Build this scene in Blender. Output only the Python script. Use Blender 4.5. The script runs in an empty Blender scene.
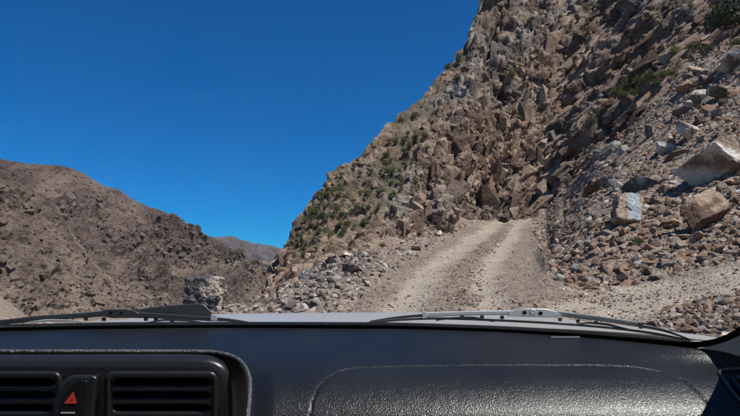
import bpy, bmesh, math, random
import numpy as np
from mathutils import Vector, Matrix, Euler

random.seed(7); RNG = np.random.default_rng(7)
SC = bpy.context.scene
COL = SC.collection
PITCH = math.radians(7.6)
F = 580.0; CX, CY = 370.0, 208.0            # focal length and centre, in photograph pixels
EYE = 1.5
CP, SP = math.cos(PITCH), math.sin(PITCH)
CAM = np.array([0.0, -EYE*SP, EYE*CP])

# ------------------------------------------------------------------ camera
cam_d = bpy.data.cameras.new('camera'); cam = bpy.data.objects.new('camera', cam_d); COL.objects.link(cam)
cam_d.sensor_fit = 'HORIZONTAL'; cam_d.sensor_width = 36.0; cam_d.lens = 36.0*F/740.0
cam_d.clip_start = 0.05; cam_d.clip_end = 12000
cam.location = CAM; cam.rotation_euler = (math.pi/2+PITCH, 0, 0)
SC.camera = cam

# ------------------------------------------------------------------ sky, sun, exposure
SUN_EL, SUN_AZ = math.radians(61), math.radians(121)      # azimuth clockwise from straight ahead (+Y)
world = bpy.data.worlds.new('World'); SC.world = world; world.use_nodes = True
wn = world.node_tree; wn.nodes.clear()
sky = wn.nodes.new('ShaderNodeTexSky'); sky.sky_type = 'NISHITA'; sky.sun_disc = False
sky.sun_elevation = SUN_EL; sky.sun_rotation = SUN_AZ
sky.altitude = 2600; sky.air_density = 1.0; sky.dust_density = 0.1; sky.ozone_density = 3.0
hs = wn.nodes.new('ShaderNodeHueSaturation'); hs.inputs['Saturation'].default_value = 2.3; hs.inputs['Hue'].default_value = 0.506
hs.inputs['Value'].default_value = 0.84
bg = wn.nodes.new('ShaderNodeBackground'); bg.inputs['Strength'].default_value = 0.085
wo = wn.nodes.new('ShaderNodeOutputWorld')
wn.links.new(sky.outputs[0], hs.inputs['Color']); wn.links.new(hs.outputs[0], bg.inputs[0]); wn.links.new(bg.outputs[0], wo.inputs[0])
sd = bpy.data.lights.new('sun', 'SUN'); sd.energy = 4.6; sd.angle = math.radians(0.53); sd.color = (1.0, 0.95, 0.88)
sun = bpy.data.objects.new('sun', sd); COL.objects.link(sun)
sdir = Vector((math.cos(SUN_EL)*math.sin(SUN_AZ), math.cos(SUN_EL)*math.cos(SUN_AZ), math.sin(SUN_EL)))
sun.rotation_euler = sdir.to_track_quat('Z', 'Y').to_euler(); sun.location = (40, 20, 90)
SC.view_settings.view_transform = 'Standard'; SC.view_settings.look = 'None'
SC.view_settings.exposure = 0.62; SC.view_settings.gamma = 1.0
SC.cycles.use_denoising = True; SC.cycles.denoising_prefilter = 'NONE'; SC.cycles.denoising_input_passes = 'RGB_ALBEDO_NORMAL'
SC.cycles.max_bounces = 6; SC.cycles.diffuse_bounces = 2; SC.cycles.glossy_bounces = 3
SC.cycles.transparent_max_bounces = 12; SC.cycles.volume_bounces = 0

# ------------------------------------------------------------------ numpy noise
def h32(ix, iy, iz, seed):
    x = (ix.astype(np.int64)*374761393 + iy.astype(np.int64)*668265263 + iz.astype(np.int64)*2147483647 + seed*1274126177) & 0xFFFFFFFF
    x = x.astype(np.uint32)
    x ^= x >> np.uint32(15); x *= np.uint32(0x2c1b3c6d); x ^= x >> np.uint32(12); x *= np.uint32(0x297a2d39); x ^= x >> np.uint32(15)
    return x
def vnoise(P, scale, seed=0):
    Q = P/scale; I = np.floor(Q); f = (Q-I).astype(np.float32); I = I.astype(np.int32)
    f = f*f*f*(f*(f*6-15)+10)
    out = 0
    for dx in (0, 1):
        wx = f[:, 0] if dx else 1-f[:, 0]
        for dy in (0, 1):
            wy = f[:, 1] if dy else 1-f[:, 1]
            for dz in (0, 1):
                wz = f[:, 2] if dz else 1-f[:, 2]
                out = out + wx*wy*wz*(h32(I[:, 0]+dx, I[:, 1]+dy, I[:, 2]+dz, seed).astype(np.float32)*(2.0/4294967295.0)-1)
    return out
def fbm(P, scale, octv=4, seed=0, gain=0.5):
    v = 0; a = 1; t = 0
    for o in range(octv):
        v = v+a*vnoise(P+o*17.3, scale/2**o, seed+o); t += a; a *= gain
    return v/t
def ridged(P, scale, octv=4, seed=0, gain=0.5):
    v = 0; a = 1; t = 0
    for o in range(octv):
        v = v+a*(1-2*np.abs(vnoise(P+o*11.7, scale/2**o, seed+o))); t += a; a *= gain
    return v/t
def facet(P, size, seed, tilt=0.9, bevel=.12):
    """angular blocks: every cell is a tilted plane, edges bevelled; returns (offset, gap to next block, cell random)"""
    Q = (P/size).astype(np.float32); I = np.floor(Q).astype(np.int32); f = Q-I
    n = len(Q); d1 = np.full(n, 9, np.float32); d2 = np.full(n, 9, np.float32)
    b1 = np.zeros(n, np.uint32); b2 = np.zeros(n, np.uint32); v1 = np.zeros((n, 3), np.float32); v2 = np.zeros((n, 3), np.float32)
    for dx in (-1, 0, 1):
        for dy in (-1, 0, 1):
            for dz in (-1, 0, 1):
                h = h32(I[:, 0]+dx, I[:, 1]+dy, I[:, 2]+dz, seed)
                jx = (h & np.uint32(1023)).astype(np.float32)/1023; jy = ((h >> np.uint32(10)) & np.uint32(1023)).astype(np.float32)/1023
                jz = ((h >> np.uint32(20)) & np.uint32(1023)).astype(np.float32)/1023
                v = np.stack([f[:, 0]-dx-jx, f[:, 1]-dy-jy, f[:, 2]-dz-jz], 1)
                d = (v*v).sum(1)
                c = d < d1; e = ~c & (d < d2)
                d2[c] = d1[c]; b2[c] = b1[c]; v2[c] = v1[c]; d1[c] = d[c]; b1[c] = h[c]; v1[c] = v[c]
                d2[e] = d[e]; b2[e] = h[e]; v2[e] = v[e]
    def val(bh, bv):
        g = bh*np.uint32(2654435761); g ^= g >> np.uint32(13); g *= np.uint32(0x5bd1e995); g ^= g >> np.uint32(15)
        rnd = (g & np.uint32(4095)).astype(np.float32)/4095
        gx = ((g >> np.uint32(12)) & np.uint32(255)).astype(np.float32)/127.5-1
        gy = ((g >> np.uint32(20)) & np.uint32(255)).astype(np.float32)/127.5-1
        gz = ((bh >> np.uint32(3)) & np.uint32(255)).astype(np.float32)/127.5-1
        return (rnd*2-1)*0.7 + tilt*(gx*bv[:, 0]+gy*bv[:, 1]+gz*bv[:, 2]), rnd
    o1, r1 = val(b1, v1); o2, r2 = val(b2, v2); e = np.sqrt(d2)-np.sqrt(d1)
    w = .5+.5*np.clip(e/bevel, 0, 1)
    return o1*w+o2*(1-w), e, r1
def rotY(P, ang):
    c, s = math.cos(ang), math.sin(ang)
    return np.stack([P[:, 0]*c+P[:, 2]*s, P[:, 1], -P[:, 0]*s+P[:, 2]*c], 1)
def sstep(a, b, x):
    t = np.clip((x-a)/(b-a), 0, 1); return t*t*(3-2*t)
def seg_poly_sdf(X, Y, poly, closed=True):
    """signed distance to a polygon (negative inside) or plain distance to a polyline"""
    n = len(poly); d = np.full(X.shape, 1e9); ins = np.zeros(X.shape, bool)
    for i in range(n if closed else n-1):
        x0, y0 = poly[i]; x1, y1 = poly[(i+1) % n]
        ex, ey = x1-x0, y1-y0; wx, wy = X-x0, Y-y0
        t = np.clip((wx*ex+wy*ey)/(ex*ex+ey*ey+1e-12), 0, 1)
        d = np.minimum(d, np.hypot(wx-ex*t, wy-ey*t))
        if closed and y0 != y1:
            c = ((Y >= min(y0, y1)) & (Y < max(y0, y1)) & (X < x0+(Y-y0)*(x1-x0)/(y1-y0)))
            ins ^= c
    return np.where(ins, -d, d) if closed else d
def pchip(xn, Yn, x):
    """monotone cubic through (xn, Yn[..., k]) along axis 0"""
    xn = np.asarray(xn, float); Yn = np.asarray(Yn, float); sh = Yn.shape[1:]
    h = np.diff(xn); hh = h.reshape(-1, *([1]*len(sh))); dl = np.diff(Yn, axis=0)/hh
    m = np.zeros_like(Yn); m[0] = dl[0]; m[-1] = dl[-1]
    w1 = 2*hh[1:]+hh[:-1]; w2 = hh[1:]+2*hh[:-1]
    ok = dl[:-1]*dl[1:] > 0
    with np.errstate(divide='ignore', invalid='ignore'):
        m[1:-1] = np.where(ok, (w1+w2)/(w1/dl[:-1]+w2/dl[1:]), 0)
    k = np.clip(np.searchsorted(xn, x)-1, 0, len(xn)-2); t = ((x-xn[k])/h[k]).reshape(-1, *([1]*len(sh))); H = h[k].reshape(t.shape)
    t2, t3 = t*t, t*t*t
    return (2*t3-3*t2+1)*Yn[k]+(t3-2*t2+t)*H*m[k]+(-2*t3+3*t2)*Yn[k+1]+(t3-t2)*H*m[k+1]

# survey: a direction seen in the photograph and a horizontal range in metres give a place on the ground
def place(px, py, r):
    x = (px-CX)/F; z = (CY-py)/F
    dx, dy, dz = x, CP-z*SP, SP+z*CP
    k = r/np.hypot(dx, dy)
    return np.stack([CAM[0]+dx*k, CAM[1]+dy*k, CAM[2]+dz*k], -1)
def project(P):
    v = P-CAM; d = v[..., 1]*CP+v[..., 2]*SP; u = -v[..., 1]*SP+v[..., 2]*CP
    return CX+F*v[..., 0]/d, CY-F*u/d, d

# ------------------------------------------------------------------ material helpers
class NT:
    def __init__(s, name):
        s.m = bpy.data.materials.new(name); s.m.use_nodes = True; s.t = s.m.node_tree; s.t.nodes.clear()
        s.out = s.t.nodes.new('ShaderNodeOutputMaterial')
    def n(s, typ, ins=None, **kw):
        nd = s.t.nodes.new(typ)
        for k, v in kw.items(): setattr(nd, k, v)
        for k, v in (ins or {}).items():
            if isinstance(v, bpy.types.NodeSocket): s.t.links.new(v, nd.inputs[k])
            else: nd.inputs[k].default_value = v
        return nd
    def math(s, op, a, b=0.0, clamp=False):
        nd = s.n('ShaderNodeMath', {0: a, 1: b}, operation=op); nd.use_clamp = clamp; return nd.outputs[0]
    def ramp(s, fac, stops, interp='LINEAR'):
        nd = s.n('ShaderNodeValToRGB', {0: fac}); cr = nd.color_ramp; cr.interpolation = interp
        while len(cr.elements) < len(stops): cr.elements.new(0.5)
        for e, (p, c) in zip(cr.elements, stops):
            e.position = p; e.color = (c, c, c, 1) if not isinstance(c, tuple) else (*c, 1)
        return nd.outputs[0]
    def mix(s, fac, a, b, typ='MIX'):
        nd = s.n('ShaderNodeMix', data_type='RGBA', blend_type=typ)
        for sk, v in ((nd.inputs[0], fac), (nd.inputs[6], a), (nd.inputs[7], b)):
            if isinstance(v, bpy.types.NodeSocket): s.t.links.new(v, sk)
            elif isinstance(v, tuple): sk.default_value = (*v, 1)
            else: sk.default_value = v
        return nd.outputs[2]
    def noise(s, vec, scale, detail=4, rough=0.55, dist=0.0):
        return s.n('ShaderNodeTexNoise', {'Vector': vec, 'Scale': scale, 'Detail': detail, 'Roughness': rough, 'Distortion': dist}).outputs[0]
    def attr(s, name): return s.n('ShaderNodeAttribute', attribute_name=name)
    def bump(s, height, dist, strength=1.0, normal=None):
        i = {'Height': height, 'Distance': dist, 'Strength': strength}
        if normal is not None: i['Normal'] = normal
        return s.n('ShaderNodeBump', i).outputs[0]
    def pbsdf(s, **kw):
        i = {k.replace('_', ' '): ((*v, 1) if isinstance(v, tuple) and len(v) == 3 else v) for k, v in kw.items()}
        nd = s.n('ShaderNodeBsdfPrincipled', i); s.t.links.new(nd.outputs[0], s.out.inputs[0]); return nd
def coords(t): return t.n('ShaderNodeNewGeometry').outputs['Position']
def objco(t): return t.n('ShaderNodeTexCoord').outputs['Object']

def mat_rock():
    t = NT('cliff_rock'); p = coords(t)
    cell = t.attr('cell').outputs['Fac']; cell2 = t.attr('cell2').outputs['Fac']
    n1 = t.noise(p, 0.11, 3); n2 = t.noise(p, 0.9, 6, .65); n3 = t.noise(p, 5.0, 5, .7)
    v = t.math('ADD', t.math('MULTIPLY', cell, 0.30), t.math('MULTIPLY', n2, 0.55)); v = t.math('ADD', v, t.math('MULTIPLY', cell2, 0.22))
    v = t.math('ADD', v, t.math('MULTIPLY', t.math('SUBTRACT', n3, .5), 0.45))
    c = t.ramp(v, [(0.30, (.055, .036, .027)), (0.43, (.155, .100, .072)), (0.56, (.275, .19, .138)), (0.74, (.46, .345, .265))])
    rust = t.ramp(t.noise(p, 0.35, 5, .6), [(0.52, 0.0), (0.68, 0.7)])
    c = t.mix(rust, c, t.mix(0.55, c, (.26, .14, .085)))
    grey = t.ramp(n1, [(0.50, 0.0), (0.62, 0.8)])
    c = t.mix(grey, c, t.ramp(v, [(0.3, (.055, .05, .046)), (0.48, (.17, .15, .133)), (0.75, (.40, .355, .315))]))
    pale = t.attr('pale').outputs['Fac']
    pm = t.math('MULTIPLY', pale, t.ramp(n2, [(0.38, 0.15), (0.58, 1.0)]))
    c = t.mix(pm, c, (.40, .375, .34))
    veg = t.math('MULTIPLY', t.attr('veg').outputs['Fac'], t.ramp(t.noise(p, 0.55, 6, .7), [(0.44, 0.1), (0.58, 0.8)]))
    c = t.mix(veg, c, (.085, .082, .045))
    c = t.mix(t.math('MULTIPLY', t.attr('dkgrey').outputs['Fac'], .6), c, (.085, .078, .072))
    crk = t.attr('crack').outputs['Fac']
    c = t.mix(t.math('MULTIPLY', crk, 0.55), c, (.05, .04, .033))  # cracks and clefts darkened in the colour too, shade added to their depth
    vo = t.n('ShaderNodeTexVoronoi', {'Vector': p, 'Scale': 3.2}, feature='F1').outputs[0]
    b = t.bump(n3, 0.26, 1.0); b = t.bump(vo, 0.09, 1.0, b); b = t.bump(t.noise(p, 18, 4, .7), .045, 1.0, b)
    t.pbsdf(Base_Color=c, Roughness=0.92, Normal=b, Specular_IOR_Level=0.2); return t.m
def mat_scree():
    t = NT('scree_gravel'); p = coords(t)
    vo = t.n('ShaderNodeTexVoronoi', {'Vector': p, 'Scale': 4.5, 'Randomness': 1.0}, feature='F1')
    vo2 = t.n('ShaderNodeTexVoronoi', {'Vector': p, 'Scale': 13.0, 'Randomness': 1.0}, feature='F1')
    s1 = t.n('ShaderNodeSeparateColor', {0: vo.outputs['Color']}).outputs[0]; s2 = t.n('ShaderNodeSeparateColor', {0: vo2.outputs['Color']}).outputs[1]
    v = t.math('ADD', t.math('MULTIPLY', s1, .35), t.math('MULTIPLY', s2, .5)); v = t.math('ADD', v, t.math('MULTIPLY', t.noise(p, .5, 4), .3))
    c = t.ramp(v, [(0.15, (.08, .06, .048)), (0.5, (.17, .13, .103)), (0.8, (.27, .212, .17)), (1.0, (.44, .385, .335))])
    c = t.mix(t.ramp(t.noise(p, .22, 3), [(0.45, 0.0), (0.62, .7)]), c, t.mix(.35, c, (.22, .14, .098)))
    b = t.bump(vo.outputs[0], .10, .8); b = t.bump(vo2.outputs[0], .05, 1.0, b)
    t.pbsdf(Base_Color=c, Roughness=0.95, Normal=b, Specular_IOR_Level=0.2); return t.m
def mat_road():
    t = NT('dusty_track'); p = coords(t)
    tr = t.attr('track').outputs['Fac']
    vo = t.n('ShaderNodeTexVoronoi', {'Vector': p, 'Scale': 16.0}, feature='F1'); s1 = t.n('ShaderNodeSeparateColor', {0: vo.outputs['Color']}).outputs[0]
    n = t.noise(p, 1.3, 6, .65); nf = t.noise(p, 30, 4, .7)
    v = t.math('ADD', t.math('MULTIPLY', s1, .45), t.math('MULTIPLY', n, .4)); v = t.math('ADD', v, t.math('MULTIPLY', nf, .25))
    grav = t.ramp(v, [(0.2, (.085, .065, .052)), (0.55, (.185, .146, .117)), (0.85, (.30, .245, .20))])
    dust = t.ramp(t.math('ADD', t.math('MULTIPLY', n, .6), t.math('MULTIPLY', nf, .4)), [(0.3, (.235, .197, .16)), (0.65, (.35, .298, .247))])
    k = t.math('ADD', tr, t.math('MULTIPLY', t.math('SUBTRACT', n, .5), 1.2), True)
    k = t.ramp(k, [(0.18, 0.0), (0.72, .95)])
    c = t.mix(k, grav, dust)
    b = t.bump(vo.outputs[0], .05, .8); b = t.bump(nf, .03, .8, b)
    t.pbsdf(Base_Color=c, Roughness=0.97, Normal=b, Specular_IOR_Level=0.15); return t.m
def mat_stone(name='loose_stone', pos=False, grey=0.0):
    t = NT(name); p = objco(t)
    r = t.attr('rnd').outputs['Fac'] if pos else t.n('ShaderNodeObjectInfo').outputs['Random']
    c = t.ramp(r, [(0.0, (.10, .068, .05)), (0.24, (.19, .13, .093)), (0.46, (.28, .195, .14)), (0.58, (.32, .18, .11)), (0.68, (.17, .14, .12)),
                   (0.80, (.26, .235, .215)), (0.93, (.36, .275, .205)), (1.0, (.50, .465, .42))])
    if grey: c = t.mix(grey, c, t.ramp(r, [(0.0, (.11, .10, .095)), (.3, (.22, .215, .21)), (.55, (.34, .335, .33)), (.75, (.28, .21, .16)), (1.0, (.52, .51, .49))]))
    sc = t.n('ShaderNodeVectorMath', {0: p, 1: (1, 1, 3.0)}, operation='MULTIPLY').outputs[0]
    n = t.noise(sc, 4.0, 5, .65)
    c = t.mix(t.ramp(n, [(0.35, .55), (0.6, 0.0)]), c, t.mix(.6, c, (.10, .075, .055)))
    b = t.bump(t.noise(sc, 9, 5, .7), .05, 1.0)
    t.pbsdf(Base_Color=c, Roughness=0.9, Normal=b, Specular_IOR_Level=0.25); return t.m
def mat_boulder(name, dark, mid, light, band=3.0, dirv=(0.3, 0.2, 1.0), lo=.32, hi=.72):
    t = NT(name); p = objco(t)
    d = t.n('ShaderNodeVectorMath', {0: p, 1: dirv}, operation='DOT_PRODUCT').outputs['Value']
    n = t.noise(p, 1.7, 6, .65)
    s = t.math('ADD', t.math('MULTIPLY', d, band), t.math('MULTIPLY', n, 3.4))
    w = t.math('ADD', t.math('MULTIPLY', t.math('SINE', t.math('MULTIPLY', s, 3.0)), .22), n)
    w = t.math('ADD', w, t.math('MULTIPLY', t.math('SUBTRACT', t.noise(p, 9, 4, .7), .5), .5))
    c = t.ramp(w, [(lo, dark), ((lo+hi)/2, mid), (hi, light)])
    b = t.bump(t.noise(p, 6, 6, .7), .09, 1.0); b = t.bump(t.math('SINE', t.math('MULTIPLY', s, 6.0)), .012, .6, b)
    t.pbsdf(Base_Color=c, Roughness=0.88, Normal=b, Specular_IOR_Level=0.25); return t.m
def mat_mount(name, c0, c1, c2, pale, z0, z1, sc=1.0, rib=False):
    t = NT(name); p = coords(t)
    n1 = t.noise(p, .012*sc, 5, .6); n2 = t.noise(p, .07*sc, 6, .65); n3 = t.noise(p, .35*sc, 5, .7)
    v = t.math('ADD', t.math('MULTIPLY', n1, .45), t.math('MULTIPLY', n2, .4)); v = t.math('ADD', v, t.math('MULTIPLY', t.math('SUBTRACT', n3, .35), .5))
    c = t.ramp(v, [(0.38, c0), (0.49, c1), (0.62, c2)])
    z = t.n('ShaderNodeSeparateXYZ', {0: p}).outputs[2]
    zz = t.math('ADD', z, t.math('MULTIPLY', t.math('SUBTRACT', n1, .5), abs(z1-z0)*2.0))
    k = t.n('ShaderNodeMapRange', {0: zz, 1: z0, 2: z1}).outputs[0]
    c = t.mix(t.math('MULTIPLY', k, t.ramp(n2, [(0.35, 0.25), (0.6, .9)])), c, t.mix(.25, pale, c))
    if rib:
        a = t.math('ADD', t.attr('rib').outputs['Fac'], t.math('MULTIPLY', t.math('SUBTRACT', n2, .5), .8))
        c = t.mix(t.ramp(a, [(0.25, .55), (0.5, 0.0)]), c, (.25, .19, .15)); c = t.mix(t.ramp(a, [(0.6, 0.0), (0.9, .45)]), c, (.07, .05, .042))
    b = t.bump(n3, 3.2/sc, 1.0); b = t.bump(t.noise(p, 1.3*sc, 4, .7), .5/sc, 1.0, b)
    t.pbsdf(Base_Color=c, Roughness=0.95, Normal=b, Specular_IOR_Level=0.1); return t.m
def mat_leaf(name, a, b2):
    t = NT(name); p = coords(t)
    c = t.ramp(t.noise(p, 9.0, 3), [(0.3, a), (0.7, b2)])
    t.pbsdf(Base_Color=c, Roughness=0.7, Specular_IOR_Level=0.25); return t.m
def mat_plain(name, col, rough=0.5, metal=0.0, spec=0.5, bumpsc=None, bumpd=0.0):
    t = NT(name); kw = {}
    p = objco(t); n = t.noise(p, 35, 4, .6)
    c = t.mix(t.ramp(n, [(0.35, 0.0), (0.7, .35)]), col, tuple(min(1, x*1.25+.006) for x in col))
    if bumpsc: kw['Normal'] = t.bump(t.noise(p, bumpsc, 3, .6), bumpd, 1.0)
    t.pbsdf(Base_Color=c, Roughness=rough, Metallic=metal, Specular_IOR_Level=spec, **kw); return t.m

M = {}
M['rock'] = mat_rock(); M['scree'] = mat_scree(); M['road'] = mat_road()
M['stone'] = mat_stone(); M['stones'] = mat_stone('loose_stones', True); M['hstone'] = mat_stone('heap_stone', False, .5); M['hstones'] = mat_stone('heap_stones', True, .5)

# ------------------------------------------------------------------ object helpers
def mesh_np(name, V, Fc, smooth=False):
    me = bpy.data.meshes.new(name); V = np.asarray(V, np.float32).reshape(-1, 3); Fc = np.asarray(Fc, np.int32)
    nv, nf, k = len(V), len(Fc), Fc.shape[1]
    me.vertices.add(nv); me.vertices.foreach_set('co', V.ravel())
    me.loops.add(nf*k); me.loops.foreach_set('vertex_index', Fc.ravel())
    me.polygons.add(nf); me.polygons.foreach_set('loop_start', np.arange(0, nf*k, k, dtype=np.int32))
    me.polygons.foreach_set('use_smooth', np.full(nf, smooth, bool))
    me.update(calc_edges=True); return me
def link(name, me, mat, parent=None, **props):
    o = bpy.data.objects.new(name, me); COL.objects.link(o)
    if mat is not None and len(me.materials) == 0: me.materials.append(mat)
    if parent is not None: o.parent = parent
    for k, v in props.items(): o[k] = v
    return o
def add_attr(me, name, arr):
    a = me.attributes.new(name, 'FLOAT', 'POINT'); a.data.foreach_set('value', np.asarray(arr, np.float32))
def submesh(name, V, Q, keep, mat, smooth=False, attrs=None, parent=None, **props):
    q = Q[keep]; idx = np.unique(q); remap = np.full(len(V), -1, np.int32); remap[idx] = np.arange(len(idx))
    me = mesh_np(name, V[idx], remap[q], smooth)
    for k, a in (attrs or {}).items(): add_attr(me, k, a[idx])
    return link(name, me, mat, parent, **props)
def quads(nr, nc, flip=False):
    i = np.arange(nr-1)[:, None]*nc+np.arange(nc-1)[None, :]; i = i.ravel()
    return np.stack([i, i+1, i+nc+1, i+nc], 1) if not flip else np.stack([i, i+nc, i+nc+1, i+1], 1)
def grid_normals(V, nr, nc):
    G = V.reshape(nr, nc, 3); du = np.gradient(G, axis=1); dv = np.gradient(G, axis=0)
    N = np.cross(du, dv).reshape(-1, 3); N /= np.linalg.norm(N, axis=1, keepdims=True)+1e-9
    return N

# ================================================================== THE HILLSIDE, ROAD AND SCREE
TAB = {   # photograph column: (row, range) of successive ground breaks, near to far; the last is the crest
 -250: [(338, 7), (330, 10), (335, 13), (345, 17), (370, 22), (385, 26), (400, 30)],
 -100: [(338, 7), (328, 10), (328, 13), (340, 17), (360, 22), (375, 26), (392, 30)],
 0: [(338, 7), (322, 10), (320, 13), (330, 17), (345, 22), (360, 26), (380, 30)],
 100: [(337, 7.2), (318, 10), (316, 13.5), (322, 17), (335, 21), (350, 25), (370, 29)],
 200: [(336, 7.4), (314, 10), (310, 14), (314, 17), (325, 20), (338, 24), (350, 28)],
 240: [(335, 7.5), (312, 10), (307, 14), (308, 16), (312, 19), (318, 22), (324, 26)],
 262: [(335, 7.5), (311, 10), (303, 14), (300, 16), (298, 19), (294, 23), (288, 28)],
 280: [(335, 7.5), (311, 10), (297, 14), (290, 18), (279, 22), (264, 27), (246, 34)],
 300: [(335, 7.5), (310, 10), (291, 14), (277, 20), (262, 24), (240, 30), (212, 40)],
 320: [(335, 7.5), (310, 10), (284, 14.5), (264, 21), (248, 26), (218, 33), (176, 44)],
 345: [(335, 7.5), (310, 10), (277, 15.5), (254, 25), (235, 29), (200, 36), (156, 47)],
 370: [(335, 7.5), (310, 10), (272, 17), (248, 29), (226, 32), (190, 39), (136, 51)],
 400: [(335, 7.5), (309, 10), (268, 18.5), (242, 33), (215, 35), (175, 42), (109, 56)],
 430: [(335, 7.5), (308, 10.2), (262, 20), (236, 36), (200, 38), (150, 46), (86, 61)],
 450: [(335, 7.5), (307, 10.3), (258, 22), (230, 39), (192, 41), (140, 50), (61, 66)],
 463: [(335, 7.5), (306, 10.3), (256, 23), (226, 41), (186, 43), (120, 53), (40, 70)],
 476: [(335, 7.5), (306, 10.3), (254, 24), (222, 43), (180, 47.5), (100, 58), (0, 76)],
 500: [(335, 7.5), (305, 10.4), (252, 25), (219, 45), (176, 52), (90, 63), (-95, 88)],
 530: [(335, 7.5), (304, 10.5), (255, 24), (217, 44), (178, 51), (90, 63), (-110, 92)],
 545: [(335, 7.5), (303, 10.6), (264, 19), (225, 40), (192, 50), (95, 62), (-110, 92)],
 560: [(335, 7.5), (303, 10.6), (288, 13.6), (240, 25), (202, 43), (95, 61), (-110, 90)],
 580: [(335, 7.5), (302, 10.7), (290, 13.5), (231, 23), (184, 40), (88, 59), (-110, 88)],
 600: [(335, 7.5), (302, 10.8), (289, 13.5), (222, 21.5), (163, 38), (82, 56), (-110, 86)],
 650: [(334, 7.4), (302, 10.5), (283, 13.5), (210, 20.5), (135, 34), (62, 48), (-120, 80)],
 700: [(333, 7.3), (303, 10), (273, 13.6), (203, 20), (125, 30), (60, 42), (-130, 74)],
 740: [(332, 7.2), (302, 9.6), (262, 14), (198, 19.5), (120, 28), (55, 38), (-130, 68)],
 800: [(330, 7.2), (296, 9.8), (250, 14.5), (185, 19.5), (105, 26), (40, 33), (-140, 56)],
 900: [(322, 7.2), (284, 10), (230, 15), (165, 20), (85, 26), (20, 32), (-150, 52)],
 1100: [(305, 7.3), (262, 10.5), (200, 16), (130, 21), (50, 26), (-20, 32), (-180, 50)],
}
ck = sorted(TAB); net = np.array([[(py, math.log(r)) for py, r in TAB[k]] for k in ck])      # (cols, 7, 2)
cols = np.concatenate([np.arange(-250, -20, 6.0), np.arange(-20, 200, 2.0), np.arange(200, 760, 0.92), np.arange(760, 1101, 5.0)])
NETC = pchip(ck, net, cols)                                                               # (nc, 7, 2)
tn = np.arange(7, dtype=float)
rows_t = np.concatenate([np.linspace(0, 1, 44, False), np.linspace(1, 2, 84, False), np.linspace(2, 3, 120, False), np.linspace(3, 4, 95, False),
                         np.linspace(4, 5, 125, False), np.linspace(5, 6, 140)])
B = pchip(tn, NETC.transpose(1, 0, 2), rows_t)                                            # (nr, nc, 2)
PX = np.broadcast_to(cols[None, :], B.shape[:2]).copy(); PY = B[..., 0]; RR = np.exp(B[..., 1])
V3 = place(PX, PY, RR)
nearP = V3[0]                                                                              # near apron, back under the car
dirs = np.stack([(cols-CX)/F, np.ones_like(cols)], -1); dirs /= np.linalg.norm(dirs, axis=1, keepdims=True)
ap = []
for k in np.linspace(0, 1, 24, False):
    w = k**1.0; x = dirs[:, 0]*(1.0+(7.3-1.0)*w); y = dirs[:, 1]*(1.0+(7.3-1.0)*w)-.2
    z = (y+.2)*math.tan(PITCH)*(1-w)+nearP[:, 2]*w-.02*(1-w)
    ap.append(np.stack([nearP[:, 0]*w+x*(1-w), nearP[:, 1]*w+y*(1-w), z], -1))
back = []
crest = V3[-1]; cdir = dirs
for k, (dr, dz) in enumerate([(1.5, -.3), (4, -2), (8, -6), (14, -13), (24, -26), (45, -60)]):
    q = crest.copy(); q[:, 0] += cdir[:, 0]*dr; q[:, 1] += cdir[:, 1]*dr; q[:, 2] += dz; q[:, 2] = np.minimum(q[:, 2], crest[:, 2])
    back.append(q)
na, nb = len(ap), len(back)
ALL = np.concatenate([np.array(ap), V3, np.array(back)], 0); nr, nc = ALL.shape[:2]
PXa = np.broadcast_to(cols[None, :], (nr, nc)).reshape(-1)
PYa = np.concatenate([np.full((na, nc), 345.0), PY, np.broadcast_to(PY[-1], (nb, nc))], 0).reshape(-1)
Ta = np.concatenate([np.full(na, -.5), rows_t, np.full(nb, 6.3)])[:, None].repeat(nc, 1).reshape(-1)
P = ALL.reshape(-1, 3).copy(); N = grid_normals(P, nr, nc)
if N[:, 2].mean() < 0: N = -N
def boxblur(A, r):
    for ax in (0, 1):
        pad = [(0, 0)]*A.ndim; pad[ax] = (r+1, r); c = np.cumsum(np.pad(A, pad, mode='edge'), axis=ax)
        n_ = A.shape[ax]; A = (np.take(c, np.arange(2*r+1, 2*r+1+n_), axis=ax)-np.take(c, np.arange(0, n_), axis=ax))/(2*r+1)
    return A
N = boxblur(boxblur(N.reshape(nr, nc, 3), 16), 16).reshape(-1, 3); N /= np.linalg.norm(N, axis=1, keepdims=True)

# regions, from features of the ground
ROAD = [(330, 500), (338, 335), (348, 310), (396, 270), (441, 246), (478, 220), (500, 216), (527, 216), (533, 240), (546, 270), (566, 294), (620, 289),
        (680, 277), (740, 264), (800, 252), (900, 232), (1100, 205), (1100, 262), (900, 262), (800, 276), (740, 294), (690, 306), (652, 318), (640, 335), (640, 500)]
wob = fbm(P, 2.0, 3, 3)
sd_road = seg_poly_sdf(PXa, PYa, ROAD) + wob*7
road_m = sstep(5, -5, sd_road)
LB = [(-300, 330), (262, 306), (300, 276), (340, 251), (400, 239), (440, 229), (478, 217), (528, 214), (560, 188), (600, 150), (640, 112), (690, 62), (740, 26), (800, -20), (900, -80), (1100, -190)]
bnd = np.interp(PXa, [p[0] for p in LB], [p[1] for p in LB])
dcl = bnd-PYa + fbm(P, 3.0, 3, 5)*12                 # >0: above the foot of the solid rock
outc = sstep(.12, .34, fbm(P, 5.0, 3, 6)+.0*PXa)*sstep(215, 150, PYa)*sstep(540, 600, PXa)*sstep(-75, -5, dcl)
cliff_m = np.maximum(sstep(-14, 18, dcl), .8*outc)
left_m = sstep(285, 245, PXa)                        # ground falling away to the gorge
spur_m = sstep(455, 395, PXa-(150-PYa)*0.35)         # weathered slope of the spur, left of the broken face
scree_m = np.clip(1-road_m-cliff_m, 0, 1)

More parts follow.
